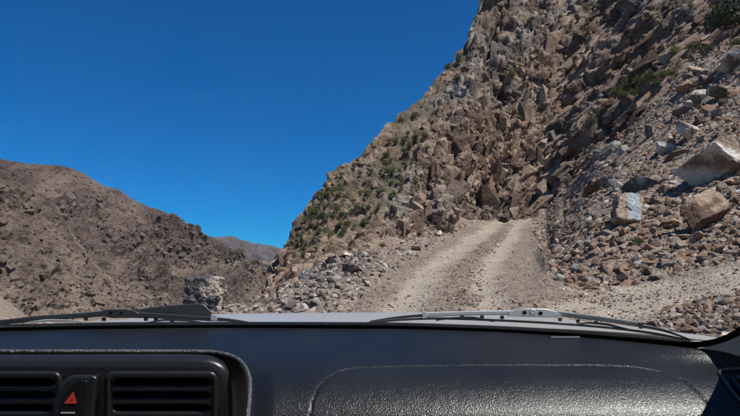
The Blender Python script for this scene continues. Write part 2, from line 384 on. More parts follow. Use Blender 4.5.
DSP = np.zeros(len(P)); CELL = np.zeros(len(P)); CELL2 = np.zeros(len(P)); CRK = np.zeros(len(P))
ix = np.where((cliff_m > 0.01) & (Ta < 6.6))[0]
q = P[ix]; m = cliff_m[ix]; sp = spur_m[ix]; px = PXa[ix]
warp = np.stack([fbm(q, 3.5, 3, 31), fbm(q, 3.5, 3, 41), fbm(q, 3.5, 3, 51)], 1)
qw = q+warp*0.35
# beds dip down to the left in the right-hand face, stand upright in the face behind the bend
vert = sstep(610, 480, px-(PYa[ix]-60)*-.25)
qa = rotY(qw, math.radians(40)); qa = qa*np.array([0.34, 0.8, 1.3])
qb = rotY(qw, math.radians(12)); qb = qb*np.array([1.05, 0.9, 0.66])
d = fbm(q, 16, 4, 61)*1.1
zb = qa[:, 2]/1.25+fbm(q, 6, 3, 72)*1.6; zv = qb[:, 0]/1.15+fbm(q, 6, 3, 73)*1.6
saw = lambda a: np.where((a-np.floor(a)) < .82, (a-np.floor(a))/.82, (1-(a-np.floor(a)))/.18)
bed = (saw(zb/1.7)*.75+0)*(1-vert)+(saw(zv/2.6)*.30+saw(zb/1.9)*.45)*vert
d += bed*1.15*(1-.7*sp)-.55
for size, amp, seed, tilt, bv_ in ((4.4, .66, 1, .9, .11), (1.8, .58, 2, 1.1, .17), (.8, .34, 3, 1.2, .3), (.4, .16, 4, 1.2, .45), (.21, .06, 5, 1.2, .6)):
    oa, ea, ra = facet(qa, size, seed, tilt, bv_); ob, eb, rb = facet(qb, size, seed+50, tilt, bv_)
    o = oa*(1-vert)+ob*vert; e = ea*(1-vert)+eb*vert; r_ = np.where(vert > .5, rb, ra)
    ck_ = np.exp(-(e/(bv_*(.5 if size > 1 else .75)))**2)
    s_ = (1-.6*sp) if size > 1 else (1-.35*sp)
    if size < 1: s_ = s_*(1-.35*vert*(1-sp))
    if size == .8:                                             # ease the block edges over a few cells of the mesh
        tmp = np.zeros(len(P)); tmp[ix] = d; tmp = tmp.reshape(nr, nc)
        for _ in range(2):
            tmp = np.pad(tmp, 1, mode='edge'); tmp = (tmp[:, :-2]+2*tmp[:, 1:-1]+tmp[:, 2:])/4; tmp = (tmp[:-2]+2*tmp[1:-1]+tmp[2:])/4
        d = tmp.reshape(-1)[ix]
    d += amp*s_*(o-(.75 if size > 1 else .4)*ck_)
    CRK[ix] = np.maximum(CRK[ix], ck_*(.9 if size > 1 else .5)*(1-.5*sp))
    if size == 1.8: CELL[ix] = r_
    if size == .4: CELL2[ix] = r_
d += (ridged(q, 1.6, 4, 71)-.3)*.22+sp*(fbm(q, 1.2, 4, 75)*.35)
# the narrow clefts beside the bend and at the head of the face
for (x0, y0, x1, y1, wd, dp) in ((431, 165, 433, 228, 2.6, 3.2), (455, 170, 452, 225, 2.0, 2.6), (486, 60, 498, 20, 3.0, 2.2), (500, 185, 500, 212, 4, .8), (520, 195, 524, 212, 3, .7),
                                 (503, 95, 501, 70, 3, 1.8), (606, 122, 604, 142, 4, 1.6), (470, 95, 466, 120, 3, 1.8), (541, 185, 528, 200, 3, 1.3), (575, 35, 562, 52, 3, 2.0), (640, 45, 585, 78, 2.2, 1.5),
                                 (690, 20, 640, 60, 2.2, 1.4), (600, 75, 560, 105, 2.2, 1.4)):
    dd = seg_poly_sdf(px+warp[:, 0]*5, PYa[ix]+warp[:, 1]*5, [(x0, y0), (x1, y1)], False)
    g = np.exp(-(dd/wd)**2); d -= dp*g; CRK[ix] = np.maximum(CRK[ix], g*.8)
crest_k = 1-.25*sstep(5.3, 6.0, Ta[ix])
DSP[ix] = d*m*crest_k*np.clip(.35+PX.shape[0]*0+np.hypot(q[:, 0], q[:, 1])/45, .5, 1.05)
ix = np.where((scree_m > .01) & (Ta > -.9))[0]; q = P[ix]
o1, e1, r1 = facet(q, .75, 11, .8); o2, e2, r2 = facet(q, .26, 12, 1.0)
near = sstep(34, 16, np.hypot(q[:, 0], q[:, 1]))
DSP[ix] += scree_m[ix]*(fbm(q, 5, 4, 81)*.42+np.maximum(o1, -.2)*.09+np.maximum(o2, -.3)*.03)
CELL[ix] = np.where(scree_m[ix] > .5, r1, CELL[ix])
ix = np.where(road_m > .01)[0]; q = P[ix]
TR = [[(392, 345), (398, 312), (418, 285), (440, 262), (468, 243), (500, 222), (512, 214)], [(500, 345), (492, 305), (484, 282), (492, 262), (508, 240), (520, 224), (524, 214)],
      [(545, 345), (560, 312), (610, 297), (680, 283), (740, 271), (900, 245), (1100, 222)], [(590, 345), (600, 318), (640, 305), (690, 295), (740, 284), (900, 255), (1100, 245)]]
dt = np.full(len(ix), 1e9)
wpx = (sstep(345, 215, PYa[ix])*-1+1)*16+5
for k, tr in enumerate(TR):
    dk = seg_poly_sdf(PXa[ix]+wob[ix]*5, PYa[ix]+wob[ix]*2, tr, False)
    if k >= 2: dk = dk*1.6
    dt = np.minimum(dt, dk)
TRK = np.zeros(len(P)); TRK[ix] = np.exp(-(dt/wpx)**2)
DSP[ix] += road_m[ix]*(fbm(q, 2.6, 4, 91)*.11-TRK[ix]*.09+fbm(q, .35, 3, 95)*.03)
DSP += left_m*fbm(P, 1.3, 4, 97)*.12*(Ta > 1.2)
DSP *= sstep(0, .6, Ta)
Dg = DSP.reshape(nr, nc)
for _ in range(1):
    Dg = np.pad(Dg, 1, mode='edge'); Dg = (Dg[1:-1, :-2]+4*Dg[1:-1, 1:-1]+Dg[1:-1, 2:])/6
    Dg = np.pad(Dg, ((1, 1), (0, 0)), mode='edge'); Dg = (Dg[:-2]+4*Dg[1:-1]+Dg[2:])/6
DSP = Dg.reshape(-1)
P2 = P+N*DSP[:, None]
PALE = np.maximum.reduce([np.exp(-(((PXa-398)/16)**2+((PYa-207)/24)**2)), .9*np.exp(-(((PXa-462)/14)**2+((PYa-88)/12)**2)), .7*np.exp(-(((PXa-380)/30)**2+((PYa-165)/8)**2)), .5*np.exp(-(((PXa-440)/9)**2+((PYa-205)/14)**2))])
DKGREY = np.maximum.reduce([np.exp(-(((PXa-485)/60)**2+((PYa-188)/34)**2)), .8*np.exp(-(((PXa-560)/40)**2+((PYa-150)/40)**2)), .8*np.exp(-(((PXa-432)/9)**2+((PYa-195)/35)**2))])*sstep(-.35, .25, fbm(P, 4.0, 3, 8))  # darker grey patches on the rock by the bend and left cleft
VEG = spur_m*cliff_m*sstep(262, 240, PYa)
Q = quads(nr, nc); qc = Q[:, 0]
big = dict(dkgrey=DKGREY, cell=CELL, cell2=CELL2, crack=CRK, pale=PALE, veg=VEG, track=TRK)
rm, cm, lm = road_m[qc] > .5, (cliff_m[qc] > .5) & (road_m[qc] <= .5), (PXa[qc] < 262)
verge = lm & ~rm
submesh('dirt_road', P2, Q, rm, M['road'], True, {'track': TRK}, kind='structure')
cliff_ob = submesh('rock_cliff', P2, Q, cm & ~verge, M['rock'], False, {k: big[k] for k in ('cell', 'cell2', 'crack', 'pale', 'veg', 'dkgrey')}, kind='structure')
submesh('scree_slope', P2, Q, ~rm & ~cm & ~verge, M['scree'], False, {'cell': CELL}, kind='structure')
submesh('road_verge', P2, Q, verge, M['scree'], False, {'cell': CELL}, kind='structure')
N2 = grid_normals(P2, nr, nc)
if N2[:, 2].mean() < 0: N2 = -N2
vx, vy, vd = project(P2)                                       # where each ground point is seen
def ground(px, py):
    """nearest visible ground point in that direction (index into P2)"""
    d2 = (vx-px)**2+(vy-py)**2; c = np.where(d2 < max(4.0, d2.min()*1.5))[0]
    return c[np.argmin(vd[c])]

# ================================================================== FAR MOUNTAINS AND GORGE
def sheet(name, mat, tab, step, nrow, noisef, backdrop, smooth=False):
    ck = sorted(tab); net = np.array([[(py, math.log(r)) for py, r in tab[k]] for k in ck]); K = net.shape[1]
    cs = np.arange(ck[0], ck[-1]+.01, step); C_ = pchip(ck, net, cs)
    t = np.linspace(0, K-1, nrow); b = pchip(np.arange(K, dtype=float), C_.transpose(1, 0, 2), t)
    v = place(np.broadcast_to(cs[None, :], b.shape[:2]), b[..., 0], np.exp(b[..., 1]))
    dr = np.stack([(cs-CX)/F, np.ones_like(cs)], -1); dr /= np.linalg.norm(dr, axis=1, keepdims=True)
    ex = []
    for a, z in backdrop:
        q = v[-1].copy(); q[:, :2] += dr*a; q[:, 2] += z; ex.append(q)
    v = np.concatenate([v, np.array(ex)], 0); n_r, n_c = v.shape[:2]; p = v.reshape(-1, 3)
    n = grid_normals(p, n_r, n_c)
    if n[n_r//2*n_c+n_c//2][2] < 0: n = -n
    tt = np.concatenate([t/(K-1), np.full(len(ex), 1.0)])[:, None].repeat(n_c, 1).ravel()
    p = p+n*noisef(p, tt)[:, None]
    me = mesh_np(name, p, quads(n_r, n_c), smooth)
    if name == 'left_mountain': add_attr(me, 'rib', RIB['v'])
    o = link(name, me, mat, kind='structure')
    return p, n
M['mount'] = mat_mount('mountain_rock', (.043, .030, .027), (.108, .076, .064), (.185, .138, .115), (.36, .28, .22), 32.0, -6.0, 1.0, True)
M['ridge'] = mat_mount('ridge_rock', (.052, .037, .031), (.132, .097, .077), (.24, .185, .148), (.33, .26, .20), 12.0, -10.0, 1.6)
M['range'] = mat_mount('far_range_rock', (.07, .055, .05), (.11, .09, .08), (.16, .13, .11), (.2, .16, .13), 10.0, -60.0, .35)
M['bluff'] = mat_mount('pale_bluff_rock', (.12, .095, .075), (.20, .16, .125), (.29, .235, .185), (.30, .25, .2), 10.0, -60.0, .5)
sky_l = [(-300, 150), (-150, 153), (-40, 160), (0, 164), (40, 167), (75, 172), (100, 185), (140, 205), (180, 224), (210, 240), (240, 264), (262, 281), (285, 302), (310, 320)]
tab = {}
for px_, py_ in sky_l:
    k = (px_+300)/610.0; rb = 210+110*k; rs = 330+90*k; e = 340
    tab[px_] = [(e+60, rb*.8), (e-10, rb), (e-10+(py_-e+10)*.33, rb+(rs-rb)*.30), (e-10+(py_-e+10)*.68, rb+(rs-rb)*.64), (py_, rs)]
RIB = {}
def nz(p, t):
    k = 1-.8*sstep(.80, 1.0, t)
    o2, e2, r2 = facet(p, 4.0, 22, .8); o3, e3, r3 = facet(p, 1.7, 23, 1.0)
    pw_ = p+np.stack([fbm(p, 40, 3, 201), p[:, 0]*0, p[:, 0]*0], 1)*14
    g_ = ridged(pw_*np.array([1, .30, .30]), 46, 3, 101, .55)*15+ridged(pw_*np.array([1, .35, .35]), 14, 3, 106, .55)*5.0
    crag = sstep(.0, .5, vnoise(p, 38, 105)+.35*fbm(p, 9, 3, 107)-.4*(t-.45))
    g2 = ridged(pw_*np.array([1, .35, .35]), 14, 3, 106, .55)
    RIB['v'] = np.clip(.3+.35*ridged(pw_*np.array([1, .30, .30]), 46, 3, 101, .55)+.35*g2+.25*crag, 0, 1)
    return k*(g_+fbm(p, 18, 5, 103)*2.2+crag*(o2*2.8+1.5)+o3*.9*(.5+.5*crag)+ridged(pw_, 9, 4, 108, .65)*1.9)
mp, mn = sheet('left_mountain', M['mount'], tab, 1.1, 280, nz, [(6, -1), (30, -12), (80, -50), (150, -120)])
tab = {}
for px_, py_ in [(-300, 130), (-120, 152), (-30, 168), (0, 178), (22, 187), (45, 197), (62, 214), (75, 238), (95, 263), (120, 285), (150, 302), (175, 318), (200, 335)]:
    k = (px_+300)/500.; rb = 135+30*k; rs = 195+10*k; e = 345
    tab[px_] = [(e+60, rb*.75), (e, rb), (e+(py_-e)*.5, rb+(rs-rb)*.45), (py_, rs)]
def nz2(p, t):
    k = 1-.6*sstep(.86, 1.0, t)
    o2, e2, r2 = facet(p, 3.0, 26, .9); o3, e3, r3 = facet(p, 1.1, 27, 1.0)
    crag = sstep(-.1, .4, vnoise(p, 20, 115)+.35*fbm(p, 6, 3, 117))
    return k*(ridged(p*np.array([1, .4, .4]), 24, 4, 111, .55)*2.6+fbm(p, 10, 5, 113)*1.6+crag*(o2*1.1+.6)+o3*.35)
rp, rn = sheet('left_ridge', M['ridge'], tab, 1.2, 230, nz2, [(5, -1), (20, -10), (60, -45)])
tab = {px_: [(400, 78), (345, 92), (py_+(345-py_)*.4, 105), (py_, 118)] for px_, py_ in [(-250, 215), (-60, 268), (0, 297), (18, 309), (34, 322), (60, 340)]}
sheet('gravel_fan', M['scree'], tab, 1.2, 120, lambda p, t: fbm(p, 4, 5, 121)*.5, [(3, -1), (12, -12), (40, -40)])
tab = {px_: [(400, 700), (320, 780), (py_+(320-py_)*.4, 850), (py_, 930)] for px_, py_ in [(150, 215), (205, 240), (235, 257), (250, 262), (262, 263), (275, 268), (300, 275), (340, 300)]}
sheet('pale_bluff', M['bluff'], tab, .7, 170, lambda p, t: (1-.7*sstep(.85, 1, t))*(ridged(p, 90, 5, 131, .6)*16+facet(p, 12, 132)[0]*3), [(20, -4), (120, -60), (300, -200)])
tab = {px_: [(330, 1700), (300, 1800), (py_+(300-py_)*.4, 2050), (py_, 2300)] for px_, py_ in [(120, 245), (190, 243), (210, 239), (222, 238), (232, 237), (240, 241), (252, 245), (265, 246), (280, 249), (310, 262), (360, 280)]}
sheet('far_range', M['range'], tab, .6, 170, lambda p, t: (1-.8*sstep(.85, 1, t))*(ridged(p, 320, 6, 141, .6)*60), [(60, -10), (400, -200), (900, -600)])
M['gorge'] = mat_mount('gorge_gravel', (.12, .1, .08), (.2, .165, .13), (.27, .22, .18), (.27, .22, .18), -80, -90)
g = [[-6000, -2500, -62], [6000, -2500, -62], [6000, 7000, -62], [-6000, 7000, -62]]
link('ground', mesh_np('ground', g, [[0, 1, 2, 3]]), M['gorge'], kind='structure')

# scrub dotted over the far mountain, too many and too small to count
def leaf_tris(n, rad, flat, leaf, rng, lump=6):
    c = rng.normal(size=(lump, 3)); c /= np.linalg.norm(c, axis=1, keepdims=True); c *= rng.uniform(.25, .62, (lump, 1)); c[:, 2] = np.abs(c[:, 2])
    k = rng.integers(0, lump, n); d = rng.normal(size=(n, 3)); d /= np.linalg.norm(d, axis=1, keepdims=True)
    p = (c[k]+d*rng.uniform(.1, 1, (n, 1))**.5*rng.uniform(.3, .5, lump)[k][:, None])*rad; p[:, 2] = np.abs(p[:, 2])*flat
    a = rng.normal(size=(n, 3)); a /= np.linalg.norm(a, axis=1, keepdims=True); b = np.cross(a, rng.normal(size=(n, 3))); b /= np.linalg.norm(b, axis=1, keepdims=True)
    s = leaf*rng.uniform(.6, 1.4, (n, 1))
    v = np.stack([p-a*s, p+b*s*.45, p+a*s, p-b*s*.45], 1).reshape(-1, 3)
    return v, np.arange(4*n).reshape(-1, 4)
M['scrub'] = mat_leaf('far_scrub_leaf', (.030, .034, .018), (.06, .062, .032))
vs, fs, of = [], [], 0
for src, nor, cnt, s0, s1 in ((mp, mn, 760, .6, 1.5), (rp, rn, 160, .35, .8)):
    ax, ay, ad = project(src); c = np.where((ax > -40) & (ax < 285) & (ay < 320) & (nor[:, 2] > .5))[0]
    for i in RNG.choice(c, cnt, replace=False):
        v, f = leaf_tris(26, RNG.uniform(s0, s1), .9, .30, RNG, 3); vs.append(v+src[i]); fs.append(f+of); of += len(v)
link('distant_scrub', mesh_np('distant_scrub', np.concatenate(vs), np.concatenate(fs)), M['scrub'], kind='stuff',
     label='small dark scrub bushes dotted over the far left mountainside', category='scrub')

# ================================================================== ROCKS
def ico(sub):
    bm = bmesh.new(); bmesh.ops.create_icosphere(bm, subdivisions=sub, radius=1.0)
    v = np.array([x.co[:] for x in bm.verts]); f = np.array([[x.index for x in a.verts] for a in bm.faces]); bm.free(); return v, f
I1, I2, I5 = ico(1), ico(2), ico(5)
def cut_rock(ic, nplanes, rng, ratio=(1, 1, 1), cap=1.3, lo=.42, hi=.9):
    v, f = ic; n = rng.normal(size=(nplanes, 3)); n /= np.linalg.norm(n, axis=1, keepdims=True); dd = rng.uniform(lo, hi, nplanes)
    dot = v@n.T; r = np.where(dot > .05, dd/np.maximum(dot, .05), 9).min(1); r = np.minimum(r, cap)
    return v*r[:, None]*np.array(ratio), f
STONE = []
for k in range(14):
    v, f = cut_rock(I2, 9, RNG, (1, RNG.uniform(.6, .95), RNG.uniform(.38, .7))); STONE.append((v, f))
LOW = []
for k in range(16):
    v, f = cut_rock(I1, 8, RNG, (1, RNG.uniform(.55, .9), RNG.uniform(.35, .7))); LOW.append((v, f))
stone_me = []
for k, (v, f) in enumerate(STONE):
    me = mesh_np('stone', v, f); me.materials.append(M['stone']); stone_me.append(me)
heap_me = []
for k, (v, f) in enumerate(STONE):
    me = mesh_np('heap_stone', v, f); me.materials.append(M['hstone']); heap_me.append(me)
def frame_of(n, spin, rng, lean=.35):
    z = Vector(n)+Vector(rng.normal(size=3)*lean); z.normalize()
    return z.to_track_quat('Z', 'Y').to_matrix() @ Matrix.Rotation(spin, 3, 'Z')

# jointed blocks standing out of the cliff, aligned with its beds: real broken faces, too many to count
BLOCK = []
for k in range(40):
    bm = bmesh.new(); cs = [np.array([a, b, c], float)*RNG.uniform(.42, 1.0, 3) for a in (-1, 1) for b in (-1, 1) for c in (-1, 1)]
    for c_ in cs:
        if RNG.random() < .5:
            for ax in range(3):
                w_ = c_.copy(); w_[ax] *= RNG.uniform(.1, .75); bm.verts.new(w_)
        else: bm.verts.new(c_)
    r_ = bmesh.ops.convex_hull(bm, input=bm.verts[:]); bmesh.ops.delete(bm, geom=[v_ for v_ in bm.verts if not v_.link_faces], context='VERTS')
    bmesh.ops.triangulate(bm, faces=bm.faces[:]); bm.verts.index_update()
    BLOCK.append((np.array([v_.co[:] for v_ in bm.verts]), np.array([[v_.index for v_ in f_.verts] for f_ in bm.faces]))); bm.free()
def cliff_blocks(n):
    c = np.where((cliff_m > .45) & (road_m < .3) & (seg_poly_sdf(vx, vy, [(610, 84), (650, 68), (684, 62), (690, 80), (650, 96), (615, 106)]) > 0) & (Ta < 5.97) & (PXa > 255) & (PXa < 770) & (vy < 330) & (vy > -25))[0]
    vs, fs, at, of = [], [], [], 0
    for i in RNG.choice(c, n, replace=False):
        sp = spur_m[i]; u = RNG.random()
        if RNG.random() < sp*.85: continue
        s = (.09+.62*u**4 if u < .985 or sp > .2 else RNG.uniform(.8, 1.5))*(1-.45*sp)*(.55+.45*min(1, vd[i]/50)); vt = float(sstep(590, 490, np.array(PXa[i]+(PYa[i]-60)*.25)))
        ang = math.radians(40) if RNG.random() > vt else math.radians(78)
        ang += RNG.normal()*(.10+.12*vt)
        X = np.array([math.cos(ang), RNG.normal()*.30, math.sin(ang)]); X /= np.linalg.norm(X)
        Y = np.cross(np.array([-math.sin(ang), 0, math.cos(ang)]), X)+RNG.normal(size=3)*.25; Y -= X*(Y@X); Y /= np.linalg.norm(Y); Z = np.cross(X, Y)
        R = np.stack([X, Y, Z], 1); sc = s*np.array([RNG.uniform(1.0, 3.0)*(1-.4*vt), RNG.uniform(.6, 1.2), RNG.uniform(.32, .9)+.15*vt])
        v, f = BLOCK[RNG.integers(len(BLOCK))]
        vs.append((v*sc)@R.T+P2[i]+N[i]*s*RNG.uniform(-.85, -.15)-N[i]*.55*max(0, s-.5)); fs.append(f+of); of += len(v); at.append(np.tile([RNG.random(), RNG.random(), PALE[i], VEG[i]*.5, DKGREY[i]], (len(v), 1)))
    me = mesh_np('cliff_blocks', np.concatenate(vs), np.concatenate(fs)); at = np.concatenate(at)
    for k, nm in enumerate(('cell', 'cell2', 'pale', 'veg', 'dkgrey')): add_attr(me, nm, at[:, k])
    add_attr(me, 'crack', np.zeros(len(at)))
    link('cliff_blocks', me, M['rock'], cliff_ob, kind='stuff', label='jointed angular blocks broken out of the cliff face')
cliff_blocks(17000)
def outcrops(name, src, nor, n, s0, s1, mat, parent, seed, top):
    ax, ay, ad = project(src); c = np.where((ax > -30) & (ax < 300) & (ay < 325))[0]
    w = sstep(-.05, .45, vnoise(src[c], top, seed)+.5*vnoise(src[c], top*.35, seed+1)+.002*(ay[c]-240))**2+.02; w /= w.sum()
    vs, fs, at, of = [], [], [], 0
    for i in RNG.choice(c, n, replace=False, p=w):
        s = s0+(s1-s0)*RNG.random()**3.5; ang = math.radians(60)+RNG.normal()*.35
        X = np.array([math.cos(ang), RNG.normal()*.4, math.sin(ang)]); X /= np.linalg.norm(X); Y = np.cross(nor[i], X)+RNG.normal(size=3)*.3; Y -= X*(Y@X); Y /= np.linalg.norm(Y)
        v, f = BLOCK[RNG.integers(len(BLOCK))]
        vs.append((v*s*RNG.uniform(.5, 1.5, 3))@np.stack([X, Y, np.cross(X, Y)], 1).T+src[i]-nor[i]*s*.3); fs.append(f+of); of += len(v); at.append(np.full(len(v), RNG.uniform(.2, .85)))
    me = mesh_np(name, np.concatenate(vs), np.concatenate(fs)); add_attr(me, 'rib', np.concatenate(at)); link(name, me, mat, parent, kind='stuff')
outcrops('outcrop_rocks', mp, mn, 4200, .45, 2.2, M['mount'], bpy.data.objects['left_mountain'], 501, 38)
outcrops('outcrop_rocks', rp, rn, 2600, .3, 1.5, M['ridge'], bpy.data.objects['left_ridge'], 503, 20)

# one by one: the boulders the eye picks out.  (name, label, centre px, py, half sizes px, spin/tilt, material, seed)
M['bTan'] = mat_boulder('banded_tan_boulder', (.17, .12, .09), (.36, .285, .225), (.56, .50, .44), 2.2, (.75, .1, 1.0), .30, .66)
M['bBrown'] = mat_boulder('brown_boulder', (.085, .062, .048), (.185, .14, .11), (.31, .24, .19), 2.0)
M['bGrey'] = mat_boulder('grey_boulder', (.09, .088, .085), (.20, .195, .19), (.36, .35, .335), 2.0)
M['bBlue'] = mat_boulder('blue_grey_boulder', (.10, .105, .11), (.225, .235, .24), (.40, .41, .41), 2.0)
M['bRust'] = mat_boulder('rust_boulder', (.11, .065, .045), (.25, .16, .105), (.36, .27, .20), 1.6)
M['bDark'] = mat_boulder('dark_mottled_boulder', (.075, .073, .072), (.185, .175, .165), (.38, .315, .25), 1.2, (.9, .2, .5), .36, .68)
def boulder(label, px, py, w, h, mat, seed, roll=0.0, depth=.8, sink=.25, planes=11, lo=.5, yaw=0.0):
    rng = np.random.default_rng(seed); i = ground(px, py+h*.35); p = P2[i]; dep = vd[i]
    sx, sz = w/F*dep/2, h/F*dep/2
    v, f = cut_rock(I5, planes, rng, (1, 1, 1), lo=.38, hi=.8, cap=1.5)
    v = v/np.abs(v).max(0)
    q = v*3+seed; o, e, r = facet(q, 1.0, seed, .8); o2, e2, r2 = facet(q, .33, seed+1, .9)
    v = v*(1+.035*(o-.5*np.exp(-(e/.06)**2))+.022*o2+.03*fbm(q, .5, 4, seed))[:, None]
    v = v*np.array([sx, max(sx, sz)*depth, sz])
    me = mesh_np('boulder', v, f)
    ob = link('boulder', me, mat, label=label, category='boulder')
    ob.rotation_euler = (0, roll, yaw)
    off = np.array([0, .35*max(sx, sz)*depth, 0])
    ob.location = p+off+np.array([0, 0, sz*(1-sink)*.75])
    return ob
BL = [
 ('huge banded tan and white boulder with a sloping lit top, high on the scree', 724, 156, 78, 54, 'bTan', 3, -.42, .9, .45, 9, .5),
 ('brown wedge boulder leaning on the scree just below the huge banded boulder', 714, 208, 56, 46, 'bRust', 41, -.45, .8, .25, 6, .5),
 ('rust brown block, one of three boulders in a row on the scree', 596, 182, 24, 22, 'bRust', 8, -.2, .9, .25, 10, .5),
 ('small upright grey block between the rust block and the pale wedge on the scree', 616, 181, 17, 21, 'bGrey', 9, .1, .9, .25, 10, .5),
 ('pale grey wedge boulder pointing uphill, last of three in a row on the scree', 637, 182, 36, 21, 'bGrey', 12, -.38, .8, .2, 9, .45),
 ('thin dark leaning splinter of rock beside the tan slab', 613, 219, 9, 20, 'bBrown', 15, -.35, .5, .25, 9, .5),
 ('long low brown slab lying tilted on the scree below the three boulders', 671, 221, 30, 12, 'bRust', 16, -.38, .8, .3, 9, .5),
 ('tall tan boulder with dark left side, mid scree', 668, 138, 24, 32, 'bTan', 18, -.2, .8, .25, 9, .5),
 ('broad tan boulder resting right of the tall tan boulder', 692, 128, 28, 22, 'bTan', 19, .1, .8, .25, 9, .5),
 ('grey block casting a dark shadow left of the tall tan boulder', 650, 130, 16, 16, 'bGrey', 20, .2, .8, .25, 9, .5),
 ('flat pale slab lying at the foot of the cliff', 612, 145, 32, 13, 'bGrey', 21, -.42, .8, .35, 8, .5),
 ('pointed tan boulder with a bright lit top, upper scree', 699, 96, 22, 22, 'bTan', 22, -.2, .8, .2, 9, .5),
 ('large tan outcrop block at the top of the scree beneath the dark bush', 730, 58, 40, 30, 'bTan', 23, -.3, .9, .3, 9, .5),
 ('brown block below the large tan outcrop block', 722, 88, 26, 26, 'bBrown', 24, -.2, .9, .25, 9, .5),
 ('brown boulder beside the pointed tan boulder on the upper scree', 708, 76, 16, 15, 'bBrown', 25, -.2, .9, .25, 9, .5),
 ('small brown boulder half buried uphill of the broad tan boulder', 704, 118, 16, 13, 'bBrown', 26, .2, .9, .25, 9, .5),
 ('grey angular boulder uphill of the huge banded boulder', 716, 112, 16, 12, 'bGrey', 27, .2, .9, .25, 9, .5),
 ('blue grey flat rock lying right under the huge banded boulder', 735, 190, 24, 9, 'bBlue', 28, -.2, .8, .3, 9, .5),
 ('dark rounded boulder on top of the rubble heap left of the road', 352, 266, 24, 17, 'bBrown', 30, .1, .9, .2, 12, .6),
 ('brown block with a shaded underside at the top of the rubble heap', 330, 260, 20, 13, 'bBrown', 31, .1, .9, .2, 9, .5),
 ('long pale tan slab lying across the top of the rubble heap', 345, 252, 36, 9, 'bTan', 32, -.1, .8, .35, 9, .5),
 ('blue grey angular block at the upper left of the rubble heap', 305, 272, 16, 13, 'bBlue', 33, -.5, .8, .2, 8, .5),
 ('white grey rock lying in the middle of the rubble heap', 337, 273, 13, 10, 'bBlue', 34, .2, .8, .2, 8, .5),
 ('dark brown block beside the pale slab on the rubble heap', 361, 252, 14, 9, 'bBrown', 35, .1, .8, .2, 8, .5),
 ('small tan boulder at the top of the bank where the road bends', 437, 232, 10, 8, 'bTan', 36, .1, .8, .2, 8, .5),
 ('pale rock on the bank beside the left wheel track near the bend', 402, 246, 12, 7, 'bGrey', 37, .1, .8, .2, 8, .5),
 ('grey rock below the cleft at the cliff foot', 416, 246, 12, 8, 'bBrown', 38, .1, .8, .2, 8, .5),
]
for a in BL:
    boulder(a[0], a[1], a[2], a[3], a[4], M[a[5]], a[6], a[7], a[8], a[9], a[10], a[11])

# the standing slab with the blue grey patch
def mat_patch():
    t = NT('patched_slab'); p = objco(t); x = t.n('ShaderNodeSeparateXYZ', {0: p}); n = t.noise(p, 3.5, 6, .65)
    w = t.math('MULTIPLY', t.math('SUBTRACT', n, .5), .25); xx = t.math('ADD', x.outputs[0], w)
    c = t.ramp(t.math('ADD', n, t.math('MULTIPLY', t.math('SUBTRACT', t.noise(p, 14, 4, .7), .5), .5)), [(.3, (.14, .09, .065)), (.5, (.30, .21, .15)), (.7, (.46, .37, .29))])
    k = t.math('MULTIPLY', t.math('GREATER_THAN', xx, -.12), t.math('LESS_THAN', xx, .30)); k = t.math('MULTIPLY', k, t.math('GREATER_THAN', t.math('ADD', x.outputs[2], w), -.42))
    c = t.mix(k, c, t.ramp(n, [(.3, (.24, .26, .28)), (.7, (.42, .45, .47))]))
    t.pbsdf(Base_Color=c, Roughness=.88, Normal=t.bump(t.noise(p, 7, 6, .7), .06, 1.0), Specular_IOR_Level=.25); return t.m
i = ground(631, 222); dep = vd[i]; v, f = I5; bx = v/np.abs(v).max(1, keepdims=True)*.72+v*.28*1.2
q = bx*2+41; o, e, r = facet(q, 1.0, 311, .8); o2, e2, r2 = facet(q, .35, 312, .9)
bx = bx*(1+.09*o-.05*np.exp(-(e/.08)**2)+.03*o2)[:, None]; bx[:, 0] += bx[:, 2]*.22; bx = bx/np.abs(bx).max(0)*np.array([34, 20, 36])/F*dep/2
ob = link('boulder', mesh_np('boulder', bx, f), mat_patch(), label='tan slab with a flat blue grey patch on its face, standing on the scree', category='boulder')
ob.location = P2[i]+np.array([0, .25, 15/F*dep]); ob.rotation_euler = (-.35, .12, 0)

# the tall broken block on the outer edge of the road, upright sides and a ragged top
rng = np.random.default_rng(77)
i = ground(203, 309); bp = P2[i]; dep = vd[i]; W_, H_ = 45/F*dep, 44/F*dep
v, f = I5; m_ = np.abs(v).max(1, keepdims=True); bx = v/m_; bx = bx*.62+v*.38*1.1
q = bx*2.2+9; o, e, r = facet(q, 1.0, 301, .9); o2, e2, r2 = facet(q, .4, 302, .9); o3, e3, r3 = facet(q, .16, 303, 1.0)
bx = bx*(1+.12*(o-.5*np.exp(-(e/.08)**2))+.055*(o2-.3*np.exp(-(e2/.1)**2))+.02*o3)[:, None]
bx = bx/np.abs(bx).max(0)*np.array([W_/2, W_*.42, H_/2])
ob = link('broken_rock_block', mesh_np('broken_rock_block', bx, f), M['bDark'], label='big grey broken rock block standing upright on the outer road edge', category='boulder')
ob.location = bp+np.array([0, .2, H_*.34])

